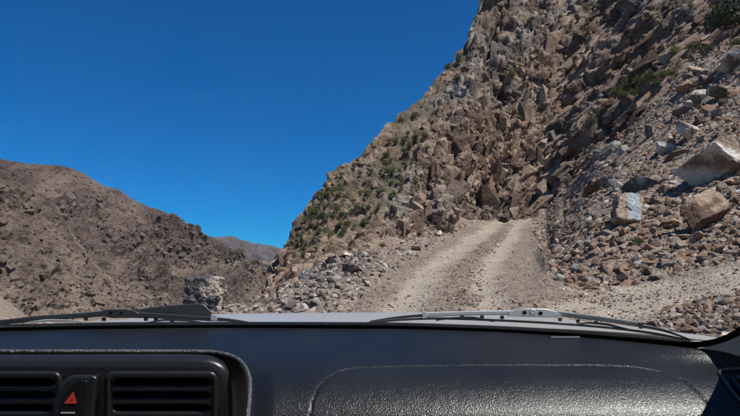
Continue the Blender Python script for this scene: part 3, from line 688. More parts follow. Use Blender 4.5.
# loose rocks: the ones that show largest, one object each
def scatter(poly, n, s0, s1, label, group, name='loose_rock', pw=2.5, sink=.3, bank=stone_me):
    c = np.where(seg_poly_sdf(vx, vy, poly) < 0)[0]; c = c[(Ta[c] > 0) & (Ta[c] < 6)]
    w = (vd[c]**1.2); w = w/w.sum(); w = w if True else None
    for i in RNG.choice(c, n, replace=False, p=w):
        s = (s0+(s1-s0)*RNG.random()**pw)/F*vd[i]/2
        o = bpy.data.objects.new(name, bank[RNG.integers(len(bank))]); COL.objects.link(o)
        R = frame_of(N2[i], RNG.uniform(0, 6.28), RNG)
        o.matrix_world = Matrix.Translation(Vector(P2[i])+Vector(N2[i])*s*(.5-sink)) @ (R.to_4x4()) @ Matrix.Diagonal((s*RNG.uniform(.85, 1.25), s*RNG.uniform(.8, 1.2), s*RNG.uniform(.8, 1.3), 1))
        o['label'] = label; o['category'] = 'rock'; o['group'] = group
HEAP = [(268, 308), (282, 290), (300, 274), (330, 256), (372, 250), (385, 258), (352, 285), (330, 309)]
scatter(HEAP, 130, 5, 12, 'angular loose rock in the rubble heap on the outer left road edge', 'rocks of the rubble heap', pw=1.8, sink=.15, bank=heap_me)
scatter([(178, 316), (180, 306), (214, 300), (240, 302), (266, 300), (270, 310), (220, 314)], 40, 6, 12, 'angular loose rock around the foot of the broken block on the road edge', 'rocks around the broken block', pw=1.5, sink=.15, bank=heap_me)
scatter([(545, 235), (600, 165), (660, 110), (700, 65), (738, 50), (739, 250), (640, 272), (575, 280)], 110, 7, 17, 'angular loose rock scattered over the scree right of the bend', 'rocks scattered on the scree', pw=2.2, sink=.3)
scatter([(655, 330), (662, 312), (700, 303), (739, 294), (739, 325), (700, 336)], 26, 7, 15, 'angular loose rock on the near verge of the right hand track', 'rocks on the near verge')

# the rest: small stones nobody would count
def stones(name, label, specs, mat=None, lift=.10):
    vs, fs, rn, of = [], [], [], 0
    for poly, n, s0, s1, pw in specs:
        c = np.where(seg_poly_sdf(vx, vy, poly) < 0)[0]; c = c[(Ta[c] > 0) & (Ta[c] < 6)]
        w = vd[c]**.6; w /= w.sum(); idx = RNG.choice(c, n, p=w)
        S = s0+(s1-s0)*RNG.random(n)**pw
        for i, s in zip(idx, S):
            v, f = LOW[RNG.integers(len(LOW))]; s = s/2
            R = np.array(frame_of(N2[i], RNG.uniform(0, 6.28), RNG, .5))
            jit = RNG.normal(size=3)*vd[i]*.0006
            vs.append((v*s*RNG.uniform(.75, 1.3, 3))@R.T+P2[i]+N2[i]*s*lift+jit); fs.append(f+of); of += len(v); rn.append(np.full(len(v), RNG.random()))
    me = mesh_np(name, np.concatenate(vs), np.concatenate(fs)); add_attr(me, 'rnd', np.concatenate(rn))
    link(name, me, mat or M['stones'], kind='stuff', label=label, category='stones')
SCREE = [(532, 225), (560, 195), (600, 155), (640, 115), (690, 65), (745, 25), (900, -60), (900, 225), (745, 258), (640, 283), (570, 290), (545, 265)]
stones('scree_stones', 'loose small stones covering the scree slope', [(SCREE, 8000, .05, .46, 3.2), ([(520, 214), (545, 190), (590, 145), (630, 105), (680, 55), (735, 15), (760, 30), (690, 75), (640, 125), (600, 160), (560, 200)], 700, .08, .5, 2.5)])
stones('heap_stones', 'small broken stones filling the rubble heap and bank', [(HEAP, 2200, .06, .30, 1.6), ([(205, 314), (205, 303), (270, 298), (330, 300), (345, 310), (330, 318)], 700, .06, .24, 1.8),
       ([(345, 310), (400, 268), (441, 245), (478, 220), (440, 230), (372, 250), (345, 285)], 900, .05, .24, 2.0)], M['hstones'], .25)
stones('verge_stones', 'small broken stones on the near right verge', [([(640, 335), (655, 318), (700, 302), (745, 292), (860, 270), (860, 340), (700, 345)], 1500, .03, .19, 1.8)])
stones('road_gravel', 'loose gravel lying on the dirt road', [([(340, 338), (348, 310), (396, 270), (441, 246), (478, 220), (528, 218), (546, 270), (566, 294), (740, 264), (800, 252), (800, 276), (740, 294), (652, 318), (640, 338)], 4200, .025, .09, 2.2),
       ([(440, 300), (455, 268), (500, 228), (512, 228), (488, 268), (478, 310)], 1100, .04, .13, 2.0)])

# ================================================================== SHRUBS
M['leafA'] = mat_leaf('green_leaf', (.05, .072, .018), (.105, .135, .036)); M['leafB'] = mat_leaf('yellow_green_leaf', (.10, .115, .022), (.20, .20, .05))
M['leafC'] = mat_leaf('grey_green_leaf', (.075, .082, .035), (.135, .138, .066)); M['leafD'] = mat_leaf('dark_leaf', (.018, .028, .009), (.045, .062, .02))
M['twig'] = mat_plain('twig_bark', (.10, .075, .055), .9)
def twig_mesh(n, rng):
    bm = bmesh.new()
    for k in range(n):
        a = rng.uniform(0, 6.28); e = rng.uniform(.3, 1.0); tip = Vector((math.cos(a)*e*.7, math.sin(a)*e*.7, rng.uniform(.4, .9)))
        base = Vector((math.cos(a)*.06, math.sin(a)*.06, -.15)); s = Vector((-math.sin(a), math.cos(a), 0))
        ring = [[bm.verts.new(p+d*w) for d in (s, Vector((0, 0, 1))-s*.5, Vector((0, 0, -1))-s*.5)] for p, w in ((base, .035), (base.lerp(tip, .5)+Vector((0, 0, .05)), .022), (tip, .008))]
        for r0, r1 in zip(ring, ring[1:]):
            for j in range(3): bm.faces.new((r0[j], r0[(j+1) % 3], r1[(j+1) % 3], r1[j]))
    me = bpy.data.meshes.new('stem'); bm.to_mesh(me); bm.free(); me.materials.append(M['twig']); return me
FOL = {}
for kd in 'ABCD':
    FOL[kd] = []
    for j in range(3):
        v, f = leaf_tris(1300, 1.0, .85, .052, RNG, 11); me = mesh_np('foliage', v, f); me.materials.append(M['leaf'+kd]); FOL[kd].append(me)
TW = [twig_mesh(9, RNG) for _ in range(3)]
def shrub(px, py, wpx, hpx, kd, label, group=None):
    i = ground(px, py); p = P2[i]+N[i]*.004*vd[i]; s = wpx/F*vd[i]/2*1.35; hz = hpx/F*vd[i]*1.25
    e = bpy.data.objects.new('shrub', None); COL.objects.link(e); e.location = p; e.rotation_euler = (0, 0, RNG.uniform(0, 6.28))
    e['label'] = label; e['category'] = 'shrub'
    if group: e['group'] = group
    a = link('foliage', FOL[kd][RNG.integers(3)], None, e); a.scale = (s, s, hz); b = link('stem', TW[RNG.integers(3)], None, e); b.scale = (s, s, hz*.9)
for k, (px_, py_, w_, h_) in enumerate([(618, 94, 14, 11), (630, 88, 16, 12), (641, 84, 15, 12), (651, 80, 14, 10), (662, 77, 14, 9), (673, 75, 12, 7), (636, 94, 12, 9), (625, 98, 12, 9), (656, 86, 10, 7)]):
    shrub(px_, py_, w_, h_, 'A', 'leafy green shrub in the long green patch along the cliff ledge', 'shrubs of the green patch')
shrub(676, 54, 12, 11, 'B', 'yellow green shrub growing just above the long green patch')
shrub(694, 48, 18, 9, 'A', 'low green shrub under the rock edge below the dark bush')
shrub(728, 26, 34, 34, 'D', 'large dark green bush at the very top of the slope')
shrub(712, 50, 12, 6, 'A', 'small green shrub beside the large tan outcrop block')
shrub(738, 44, 14, 8, 'A', 'flat green shrub behind the large tan outcrop block')
shrub(594, 126, 13, 14, 'C', 'olive shrub growing at the foot of the cliff beside a dark cleft')
shrub(602, 118, 11, 11, 'A', 'green shrub wedged above the dark cleft at the cliff foot')
shrub(514, 78, 12, 9, 'B', 'yellow green tuft on the bare upright cliff face')
shrub(538, 54, 10, 8, 'C', 'small olive shrub on a ledge of the upper cliff')
shrub(458, 62, 9, 13, 'C', 'upright olive shrub on the skyline notch of the cliff')
shrub(450, 68, 10, 7, 'A', 'green shrub on the skyline edge below the notch')
shrub(457, 80, 12, 7, 'C', 'olive shrub below the skyline notch')
shrub(640, 243, 12, 8, 'A', 'small bright green plant alone low on the scree')
shrub(388, 173, 10, 9, 'A', 'rounded green shrub in the middle of the spur')
shrub(413, 141, 8, 8, 'A', 'green shrub in the gully beside the cleft')
shrub(418, 185, 7, 8, 'B', 'yellow green shrub by the foot of the pale rock face')
shrub(314, 214, 12, 11, 'A', 'dense green shrub at the left edge of the spur')
shrub(321, 221, 11, 9, 'D', 'dark green shrub under the dense shrub at the spur edge')
shrub(338, 211, 9, 9, 'A', 'green shrub on the spur right of the dense edge shrubs')
shrub(382, 247, 8, 6, 'A', 'small green shrub at the top of the bank beside the cliff foot')
c = np.where((seg_poly_sdf(vx, vy, [(284, 258), (300, 222), (325, 185), (355, 160), (400, 120), (425, 105), (428, 130), (395, 200), (370, 225), (330, 240), (300, 262)]) < 0) & (Ta < 5.9))[0]
for i in RNG.choice(c, 105, replace=False):
    shrub(vx[i], vy[i], RNG.uniform(3.5, 9), RNG.uniform(3, 6.5), 'ACCAC'[RNG.integers(5)], 'low scrub bush clinging to the weathered slope of the spur', 'scrub on the spur slope')
for px_, py_ in ((560, 18), (600, 8), (612, 20), (588, 30), (548, 90), (520, 120), (575, 60), (650, 20), (690, 8), (668, 30), (480, 110), (530, 20)):
    shrub(px_, py_, RNG.uniform(5, 9), RNG.uniform(3, 6), 'C', 'dry olive scrub bush on a ledge of the steep cliff', 'scrub on the cliff ledges')

# ================================================================== THE CAR (seen from the passenger seat)
car = bpy.data.objects.new('car', None); COL.objects.link(car); car.rotation_euler = (PITCH, 0, 0)
car['label'] = 'interior of the car with black dashboard, windscreen, wipers and silver bonnet'; car['category'] = 'car'
def L(px, py, D):            # inside the car: right, forward, up from the ground under the seat
    px = np.asarray(px, float); py = np.asarray(py, float); D = np.asarray(D, float)
    return np.stack(np.broadcast_arrays((px-CX)/F*D, D, EYE+(CY-py)/F*D), -1)
def mat_dash():
    t = NT('dashboard_vinyl'); p = objco(t)
    st = t.n('ShaderNodeVectorMath', {0: p, 1: (1, 1.0, 1.0)}, operation='MULTIPLY').outputs[0]
    w = t.n('ShaderNodeTexNoise', {'Vector': st, 'Scale': 60.0, 'Detail': 2.0}).outputs['Color']
    pw = t.n('ShaderNodeVectorMath', {0: st, 1: t.n('ShaderNodeVectorMath', {0: w, 'Scale': .006}, operation='SCALE').outputs[0]}, operation='ADD').outputs[0]
    vo = t.n('ShaderNodeTexVoronoi', {'Vector': pw, 'Scale': 600.0}, feature='SMOOTH_F1').outputs[0]
    n = t.noise(st, 420, 3, .6)
    h = t.math('ADD', t.math('MULTIPLY', vo, .8), t.math('MULTIPLY', n, .4))
    b = t.bump(h, .00062, 1.0)
    dirt = t.noise(p, 7, 5, .65); spk = t.ramp(t.noise(p, 900, 1, .5), [(0.77, 0.0), (0.80, 1.0)])
    c = t.mix(t.ramp(dirt, [(0.4, 0.0), (0.75, .5)]), (.008, .009, .010), (.018, .018, .018))
    c = t.mix(t.math('MULTIPLY', spk, .35), c, (.16, .15, .14))
    r = t.ramp(dirt, [(0.3, .30), (0.7, .38)])
    t.pbsdf(Base_Color=c, Roughness=r, Normal=b, Specular_IOR_Level=0.32, Coat_Weight=.08, Coat_Roughness=.38); return t.m
M['dash'] = mat_dash()
M['module'] = mat_plain('satin_black_plastic', (.010, .011, .013), .32, 0, .5, 700, .0002)
M['gloss'] = mat_plain('smooth_black_plastic', (.008, .008, .009), .22)
M['void'] = mat_plain('dark_duct', (.003, .003, .003), .9, 0, .1)
M['bead'] = mat_plain('worn_bead', (.05, .052, .055), .30, 0, .8, 330, .0035)
M['red'] = mat_plain('red_marking', (.55, .035, .025), .5)
M['white'] = mat_plain('pale_marking', (.5, .5, .48), .5)
M['frit'] = mat_plain('black_glass_border', (.004, .004, .004), .6, 0, .3)
M['rubber'] = mat_plain('wiper_rubber', (.016, .017, .019), .55)
M['wblack'] = mat_plain('worn_black_wiper_paint', (.022, .025, .028), .38, 0, .6)
M['wgrey'] = mat_plain('dusty_grey_wiper_metal', (.36, .38, .40), .35, .35, .6)
M['wmid'] = mat_plain('worn_grey_wiper_paint', (.10, .115, .125), .35, .2, .6)
M['trim'] = mat_plain('grey_pillar_trim', (.34, .35, .35), .6, 0, .4, 500, .0005)
M['lining'] = mat_plain('roof_lining', (.10, .10, .10), .9, 0, .2)
def mat_paint():
    t = NT('silver_bonnet_paint'); p = objco(t); d = t.noise(p, 9, 6, .7)
    c = t.mix(t.ramp(d, [(0.35, 0.1), (0.75, .6)]), (.30, .31, .32), (.36, .335, .30))
    t.pbsdf(Base_Color=c, Roughness=.42, Metallic=.25, Specular_IOR_Level=.5); return t.m
M['paint'] = mat_paint()
def mat_glass():
    t = NT('windscreen_glass'); p = objco(t)
    tr = t.n('ShaderNodeBsdfTransparent', {0: (.975, .985, .985, 1)}); gl = t.n('ShaderNodeBsdfGlossy', {0: (1, 1, 1, 1), 'Roughness': .02})
    fr = t.n('ShaderNodeFresnel', {'IOR': 1.10}).outputs[0]
    mx = t.n('ShaderNodeMixShader', {0: fr, 1: tr.outputs[0], 2: gl.outputs[0]}); t.t.links.new(mx.outputs[0], t.out.inputs[0]); return t.m
M['glass'] = mat_glass()

# --- dashboard skin
BX = [(-260, 342), (-120, 335), (0, 331), (120, 328.5), (250, 328), (370, 328.3), (470, 331), (560, 335.5), (640, 342), (690, 347), (740, 352), (800, 359), (860, 367)]
bp_x = np.array([b[0] for b in BX], float); bp_y = np.array([b[1] for b in BX], float)
bd = .214*F/(bp_y-CY); bxx = (bp_x-CX)/F*bd
gx_ = np.arange(-.95, .72, .0021); Db = pchip(bxx, bd[:, None], gx_)[:, 0]
zr = [(.03, -.2165), (0, -.214)]; 
nodes = np.zeros((len(gx_), 11, 2))
nodes[:, 0] = np.stack([Db+.035, np.full_like(Db, -.226)], 1); nodes[:, 1] = np.stack([Db+.012, np.full_like(Db, -.2165)], 1)
nodes[:, 2] = np.stack([Db-.004, np.full_like(Db, -.2143)], 1)
k3 = np.minimum(.855, Db-.03)
nodes[:, 3] = np.stack([(Db+k3)/2, np.full_like(Db, -.2195)], 1); nodes[:, 4] = np.stack([k3, np.full_like(Db, -.2285)], 1)
for j, (a, b) in enumerate([(.805, -.238), (.770, -.252), (.747, -.2690), (.733, -.291), (.722, -.34), (.718, -.50)]):
    nodes[:, 5+j] = (a, b)
ts = np.concatenate([np.linspace(0, 2, 14, False), np.linspace(2, 4, 60, False), np.linspace(4, 7, 120, False), np.linspace(7, 10, 24)])
G_ = pchip(np.arange(11.), nodes.transpose(1, 0, 2), ts)
nR, nC = G_.shape[:2]
X_ = np.broadcast_to(gx_[None, :], (nR, nC)); dv = np.stack([X_, G_[..., 0], G_[..., 1]], -1).reshape(-1, 3)
dpx = CX+F*dv[:, 0]/dv[:, 1]; dpy = CY-F*dv[:, 2]/dv[:, 1]
dn = grid_normals(dv, nR, nC)
if dn[(nR//2)*nC+nC//2][2] < 0: dn = -dn
PANEL = [(309, 700), (309, 420), (312, 402), (318, 388), (327, 378), (340, 371), (358, 367.5), (480, 365.2), (600, 365.6), (636, 367), (662, 371.5), (684, 380), (700, 393), (712, 408), (720, 425), (724, 700)]
OPEN = [(-400, 700), (-400, 353), (0, 352), (120, 351.6), (205, 352.2), (224, 354.5), (238, 360), (246.5, 370), (250, 384), (249.5, 400), (248, 416), (246, 500), (244, 700)]
sp_ = seg_poly_sdf(dpx, dpy, PANEL); so_ = seg_poly_sdf(dpx, dpy, OPEN)
disp = -.0014*np.exp(-(sp_/.75)**2)+.0006*sstep(0, -3, sp_)
disp += .0012*fbm(dv, .25, 3, 401)
disp += -.010*sstep(26, 0, so_)*(dpy > 362)*sstep(362, 380, dpy)
dv2 = dv+dn*disp[:, None]; dv2[:, 2] += EYE
dq = quads(nR, nC); dqc = dq[:, 0]
op = so_[dqc] < -.3; pan = (sp_[dqc] < 0)
dash = submesh('dashboard', dv2, dq, ~op & ~pan, M['dash'], True, parent=car)
submesh('airbag_panel', dv2, dq, pan & ~op, M['dash'], True, parent=car, label='raised grained passenger airbag panel in the dashboard')

# --- tubes and boxes
def tube(name, pts, rad, mat, parent, nseg=8, flat=1.0, smooth=True, cap=True):
    pts = [Vector(p) for p in pts]; rad = rad if hasattr(rad, '__len__') else [rad]*len(pts); V, Fq = [], []
    for i, p in enumerate(pts):
        t = (pts[min(i+1, len(pts)-1)]-pts[max(i-1, 0)]).normalized(); a = t.cross(Vector((0, 0, 1))); a = a.normalized() if a.length > 1e-4 else Vector((1, 0, 0)); b = a.cross(t)
        for k in range(nseg):
            w = 2*math.pi*k/nseg+math.pi/nseg; V.append(p+(a*math.cos(w)*flat+b*math.sin(w))*rad[i])
    n = nseg
    for i in range(len(pts)-1):
        for k in range(n): Fq.append((i*n+k, i*n+(k+1) % n, (i+1)*n+(k+1) % n, (i+1)*n+k))
    if cap: Fq.append(tuple(range(n-1, -1, -1))); Fq.append(tuple((len(pts)-1)*n+k for k in range(n)))
    me = bpy.data.meshes.new(name); me.from_pydata([v[:] for v in V], [], Fq)
    if smooth: me.polygons.foreach_set('use_smooth', [len(f) == 4 for f in Fq])
    return link(name, me, mat, parent)
def solid(name, outline, D0, D1, mat, parent, bev=.0, rings=3, shrink=1.0, smooth=True):
    """closed pixel outline lofted from depth D1 (back) to D0 (front), front edge rounded by bev metres"""
    o = np.array(outline, float); c = o.mean(0); V, Fq = [], []; n = len(o)
    lv = [(D1, 0.0)]+[(D0+bev*(1-math.sin(a)), bev*(1-math.cos(a))) for a in np.linspace(0, math.pi/2, rings+1)] if bev else [(D1, 0), (D0, 0)]
    nrm = np.roll(o, -1, 0)-np.roll(o, 1, 0); nrm = np.stack([-nrm[:, 1], nrm[:, 0]], 1); nrm /= np.linalg.norm(nrm, axis=1, keepdims=True)+1e-9
    if ((o-c)*nrm).sum() > 0: nrm = -nrm
    for D, ins in lv: V.append(L(*(o+nrm*(ins*F/D)).T, D))
    V = np.concatenate(V)
    for i in range(len(lv)-1):
        for k in range(n): Fq.append((i*n+k, i*n+(k+1) % n, (i+1)*n+(k+1) % n, (i+1)*n+k))
    Fq.append(tuple((len(lv)-1)*n+k for k in range(n)))
    me = bpy.data.meshes.new(name); me.from_pydata(V.tolist(), [], Fq)
    bm = bmesh.new(); bm.from_mesh(me); bmesh.ops.recalc_face_normals(bm, faces=bm.faces); bm.to_mesh(me); bm.free()
    if smooth: me.polygons.foreach_set('use_smooth', [len(p.vertices) == 4 for p in me.polygons])
    return link(name, me, mat, parent)
def rrect(x0, y0, x1, y1, r, k=6):
    out = []
    for cx, cy, a0 in ((x1-r, y0+r, -90), (x1-r, y1-r, 0), (x0+r, y1-r, 90), (x0+r, y0+r, 180)):
        for a in np.linspace(a0, a0+90, k): out.append((cx+r*math.cos(math.radians(a)), cy+r*math.sin(math.radians(a))))
    return out

# bead along the edge of the centre opening, lying on the dashboard skin
bl = [(-330, 353), (-200, 352.8)]+[(x, 352) for x in range(-100, 121, 10)]+OPEN[4:]
dd_ = pchip(np.arange(len(bl), dtype=float), np.array(bl), np.linspace(0, len(bl)-1.3, 260)); pts = []
vis = np.where((so_ > -14) & (so_ < 14))[0]
for x, y in dd_:
    k = vis[np.argmin((dpx[vis]-x)**2+(dpy[vis]-y)**2)]
    if (dpx[k]-x)**2+(dpy[k]-y)**2 < 30: pts.append(L(x, y-.6, dv[k, 1]-.002))
tube('edge_bead', pts, .0030, M['bead'], car, 10)

# centre module: hood lip, face plate with two vent openings
FACE_D = .862
fo = [(-380, 640), (-380, 372), (-360, 368), (180, 366.5), (203, 367), (215, 370), (222, 377), (225, 388), (226, 420), (226, 640)]
fo = pchip(np.arange(len(fo), dtype=float), np.array(fo, float), np.linspace(0, len(fo)-1, 90))
lvl = [(0, FACE_D), (3, FACE_D+.0005), (6, FACE_D+.003), (8.5, FACE_D+.007), (11, FACE_D+.018), (13, FACE_D+.036), (14.5, FACE_D+.06), (22, FACE_D+.09)]
nrm = np.gradient(fo, axis=0); nrm = np.stack([nrm[:, 1], -nrm[:, 0]], 1); nrm /= np.linalg.norm(nrm, axis=1, keepdims=True)
ring = np.stack([L(*(fo+nrm*o).T, D) for o, D in lvl]); 
if (fo+nrm)[45, 1] > fo[45, 1]: ring = np.stack([L(*(fo-nrm*o).T, D) for o, D in lvl])
module = link('centre_module', mesh_np('centre_module', ring.reshape(-1, 3), quads(len(lvl), 90), True), M['module'], car)
VR = rrect(112, 377, 213, 436, 5); VL = rrect(-60, 377, 60, 436, 5)
a_, b_ = np.meshgrid(np.arange(-381, 227.5, 1.0), np.arange(366, 641, 1.0)); sh = a_.shape; a_, b_ = a_.ravel(), b_.ravel()
fsd = seg_poly_sdf(a_, b_, fo.tolist()); hs_ = np.minimum(seg_poly_sdf(a_, b_, VR), seg_poly_sdf(a_, b_, VL))
fv = L(a_, b_, FACE_D+.0004*np.clip(fsd, 0, 1)); fq = quads(*sh); fc = fq[:, 0]
submesh('face_plate', fv, fq, (fsd[fc] < .5) & (hs_[fc] > -1.0), M['module'], True, parent=module)
def vent(x0, x1, side):
    fr = bpy.data.objects.new('air_vent', None); COL.objects.link(fr); fr.parent = car
    # frame: raised rounded rim
    o = np.array(rrect(x0, 371.5, x1, 440, 9, 8)); n = len(o); prof = [(0, .004), (-.6, -.002), (1.2, -.0055), (3.2, -.0065), (5.2, -.0055), (6.6, -.001), (7.0, .012), (7.0, .04)]
    c = o.mean(0); V = []
    nn = np.roll(o, -1, 0)-np.roll(o, 1, 0); nn = np.stack([-nn[:, 1], nn[:, 0]], 1); nn /= np.linalg.norm(nn, axis=1, keepdims=True)
    if ((o-c)*nn).sum() > 0: nn = -nn
    for ins, dz in prof: V.append(L(*(o+nn*ins).T, FACE_D+dz))
    Fq = [(i*n+k, i*n+(k+1) % n, (i+1)*n+(k+1) % n, (i+1)*n+k) for i in range(len(prof)-1) for k in range(n)]
    link('vent_frame', mesh_np('vent_frame', np.concatenate(V), Fq, True), M['module'], fr)
    bk = solid('vent_duct', rrect(x0+3, 374, x1-3, 438, 5), FACE_D+.040, FACE_D+.045, M['void'], fr)
    for k in range(5):
        yc = 375.5+k*12.8; V = []; rows_ = [(-4.3, .016), (-3.4, .004), (-1.0, .000), (1.8, .0005), (3.4, .004), (3.8, .018), (0, .026)]
        xs = np.linspace(x0+6.3, x1-6.3, 24)
        wend = np.clip(np.minimum(xs-xs[0], xs[-1]-xs)/6.0, 0, 1)
        for dy, dz in rows_:
            V.append(L(xs, yc+dy*(2.0-np.sqrt(1-(1-wend)**2)), FACE_D+dz))
        V = np.array(V); nr_ = len(rows_); Fq = [(i*24+j, i*24+j+1, ((i+1) % nr_)*24+j+1, ((i+1) % nr_)*24+j) for i in range(nr_) for j in range(23)]
        link('slat', mesh_np('slat', V.reshape(-1, 3), Fq, True), M['module'], fr)
vent(105, 218, 1); vent(-66, 66-4, -1)
hb = [(50, 470), (51, 415), (55, 398), (61, 384), (68, 377), (77, 374.5), (90, 374.5), (95.5, 376), (98, 380), (97, 392), (94, 420), (92, 470)]
hb = pchip(np.arange(12.), np.array(hb, float), np.linspace(0, 11, 60)).tolist()
hous = solid('hazard_switch', hb, FACE_D-.011, FACE_D+.01, M['module'], car, .006, 5)
hi = [(58, 470), (59.5, 412), (63, 397), (68.5, 386), (75, 381), (80, 380), (85, 380.4), (87.5, 383), (87.5, 390), (85, 412), (83, 470)]
hi = pchip(np.arange(11.), np.array(hi, float), np.linspace(0, 10, 50)).tolist()
solid('rocker', hi, FACE_D-.0135, FACE_D-.008, M['gloss'], hous, .0015, 3)
TD = FACE_D-.0143
tri_o = [(73.3, 391.6), (77.0, 403.6), (63.8, 403.6)]; tri_i = [(72.0, 398.6), (73.0, 401.0), (70.2, 401.0)]
V = np.concatenate([L(*np.array(tri_o).T, TD), L(*np.array(tri_i).T, TD), L(*np.array(tri_o).T, TD+.001), L(*np.array(tri_i).T, TD+.001)])
Fq = [(k, (k+1) % 3, 3+(k+1) % 3, 3+k) for k in range(3)]+[(k, (k+1) % 3, 6+(k+1) % 3, 6+k) for k in range(3)]
link('warning_triangle', mesh_np('warning_triangle', V, Fq), M['red'], hous, label='red warning triangle symbol')
solid('indicator_line', rrect(60.5, 412.2, 75, 413.6, .6), TD, TD+.001, M['white'], hous)
solid('identification_strip', rrect(551, 336.2, 580, 338.0, .5), .955, .957, M['wgrey'], car)
# side vent by the door
sv = [(716, 372), (724, 369.3), (760, 368), (800, 372), (812, 400), (800, 440), (768, 440), (745, 410), (728, 390)]
def dash_depth(x, y):
    k = np.argmin((dpx-x)**2+(dpy-y)**2); return dv[k, 1]
sv = [(a+3, b) for a, b in sv]
svp = pchip(np.arange(10.), np.array(sv+sv[:1], float), np.linspace(0, 9, 70)); pts = [L(x, y, dash_depth(x, y)-.002) for x, y in svp]
svent = tube('side_vent', pts, .0022, M['bead'], car, 8)
inn = (svp-svp.mean(0))*.70+svp.mean(0); tube('vent_rim', [L(x, y, dash_depth(x, y)-.003) for x, y in inn], .0035, M['module'], svent, 8)
for k in range(4):
    y = 380+k*11; tube('slat', [L(x, y+3, dash_depth(x, y)-.0035) for x in np.linspace(742+k*5, 788, 8)], .0028, M['gloss'], svent, 6)

# --- windscreen: base curve, rising back over the seats
wx = np.linspace(-1.02, .565, 160); wD = pchip(bxx, bd[:, None], wx)[:, 0]+.016
hgt = np.linspace(0, 1, 40); V = []
for h in hgt:
    V.append(np.stack([wx*(1-.10*h)-.03*h, wD-.70*h+.05*math.sin(h*math.pi), EYE-.2205+.62*h+0*wx], -1))
Vi = np.array(V); Vo = Vi+np.array([0, .0035, .0038])
qv = np.concatenate([Vi.reshape(-1, 3), Vo.reshape(-1, 3)]); nq = quads(40, 160)
rim = []
n0 = 40*160
edge = [i for i in range(160)]+[j*160+159 for j in range(1, 40)]+[39*160+i for i in range(158, -1, -1)]+[j*160 for j in range(38, 0, -1)]
rim = [(a, b, b+n0, a+n0) for a, b in zip(edge, edge[1:]+edge[:1])]
screen = link('windscreen', mesh_np('windscreen', qv, np.concatenate([nq, nq[:, ::-1]+n0, np.array(rim)]), True), M['glass'], car)
# black printed border with its row of dots, on the inner face of the pane
def on_glass(x, h):
    D = float(pchip(bxx, bd[:, None], np.array([x]))[0, 0])+.016
    return np.array([x*(1-.10*h)-.03*h, D-.70*h+.05*math.sin(h*math.pi)-.0022, EYE-.2205+.62*h-.0022])
xs = np.linspace(-1.0, .497, 240); V, Fq = [], []
for x in xs:
    e = .0225+.003*float(sstep(.36, .5, np.array(x)))
    V += [on_glass(x, -.02), on_glass(x, e)]
Fq = [(2*i, 2*i+2, 2*i+3, 2*i+1) for i in range(len(xs)-1)]; base = len(V)
xr = np.linspace(.0, 1.0, 60)
for k in xr:                                                     # up the right edge beside the pillar
    h = k; ei = .484+.068*(1-math.exp(-k/.046)); V += [on_glass(ei, .006+.020*math.exp(-k/.02)+h*.97), on_glass(ei+.012, .004*math.exp(-k/.02)+h*.97)]
Fq += [(base+2*i, base+2*i+1, base+2*i+3, base+2*i+2) for i in range(59)]
fb = link('border_band', mesh_np('border_band', np.array(V), Fq), M['frit'], screen)
V, Fq = [], []
for row, (dh, rad) in enumerate(((.0028, .0009),)):
    for x in np.arange(-.98+.0015*row, .50, .0036):
        e = .0225+.003*float(sstep(.36, .5, np.array(x))); c = on_glass(x, e+dh); u = np.array([1, 0, 0]); w = on_glass(x, e+dh+.01)-c; w = w/np.linalg.norm(w)
        b0 = len(V)
        for k in range(6): V.append(c+rad*(u*math.cos(k*math.pi/3)+w*math.sin(k*math.pi/3)))
        Fq += [(b0, b0+1, b0+2, b0+3), (b0, b0+3, b0+4, b0+5)]
fo_ = link('border_dots', mesh_np('border_dots', np.array(V), np.array(Fq)), M['frit'], screen, kind='stuff')
# pillars, roof, doors: what closes the cabin round the seats
def loft(name, A, B_, th, mat, parent):
    A, B_ = np.array(A, float), np.array(B_, float); n = len(A); V = np.concatenate([A, B_, A+th, B_+th]); Fq = []
    for i in range(n-1): Fq += [(i, i+1, n+i+1, n+i), (2*n+i, 3*n+i, 3*n+i+1, 2*n+i+1), (i, 2*n+i, 2*n+i+1, i+1), (n+i, n+i+1, 3*n+i+1, 3*n+i)]
    Fq += [(0, n, 3*n, 2*n), (n-1, 2*n+n-1, 3*n+n-1, 2*n-1)]
    return link(name, mesh_np(name, V, Fq, False), mat, parent)
def gl(x, h): return on_glass(x, h)
hh = np.linspace(0, 1, 24)
hh = np.concatenate([np.linspace(0, .2, 20, False), np.linspace(.2, 1, 14)]); A_ = [gl(.484+.068*(1-math.exp(-h/.046))+.010, h*.97+.002)+np.array([0, -.003, 0]) for h in hh]; Bp = [a+np.array([.04, -.035-.03*h, -.014]) for a, h in zip(A_, hh)]
loft('pillar', A_, Bp, np.array([.03, .03, .0]), M['trim'], car)
A_ = [gl(-1.0, h)+np.array([0, -.004, 0]) for h in hh]; Bp = [gl(-1.0, h)+np.array([-.085, -.09-.03*h, -.012]) for h in hh]
loft('pillar', A_, Bp, np.array([-.03, .03, .0]), M['trim'], car)
rz = EYE+.41; yy = np.linspace(.37, -1.6, 12)
loft('roof', [(-.98, y, rz+.02*math.sin((y+1.6)/2*3.14)) for y in yy], [(.56, y, rz+.02*math.sin((y+1.6)/2*3.14)) for y in yy], np.array([0, 0, .04]), M['lining'], car)
for x, s in ((.66, 1), (-1.10, -1)):
    yy = np.linspace(.80, -1.6, 8)
    loft('door', [(x, y, EYE-.27) for y in yy], [(x+.04*s, y, .35) for y in yy], np.array([.05*s, 0, 0]), M['module'], car)

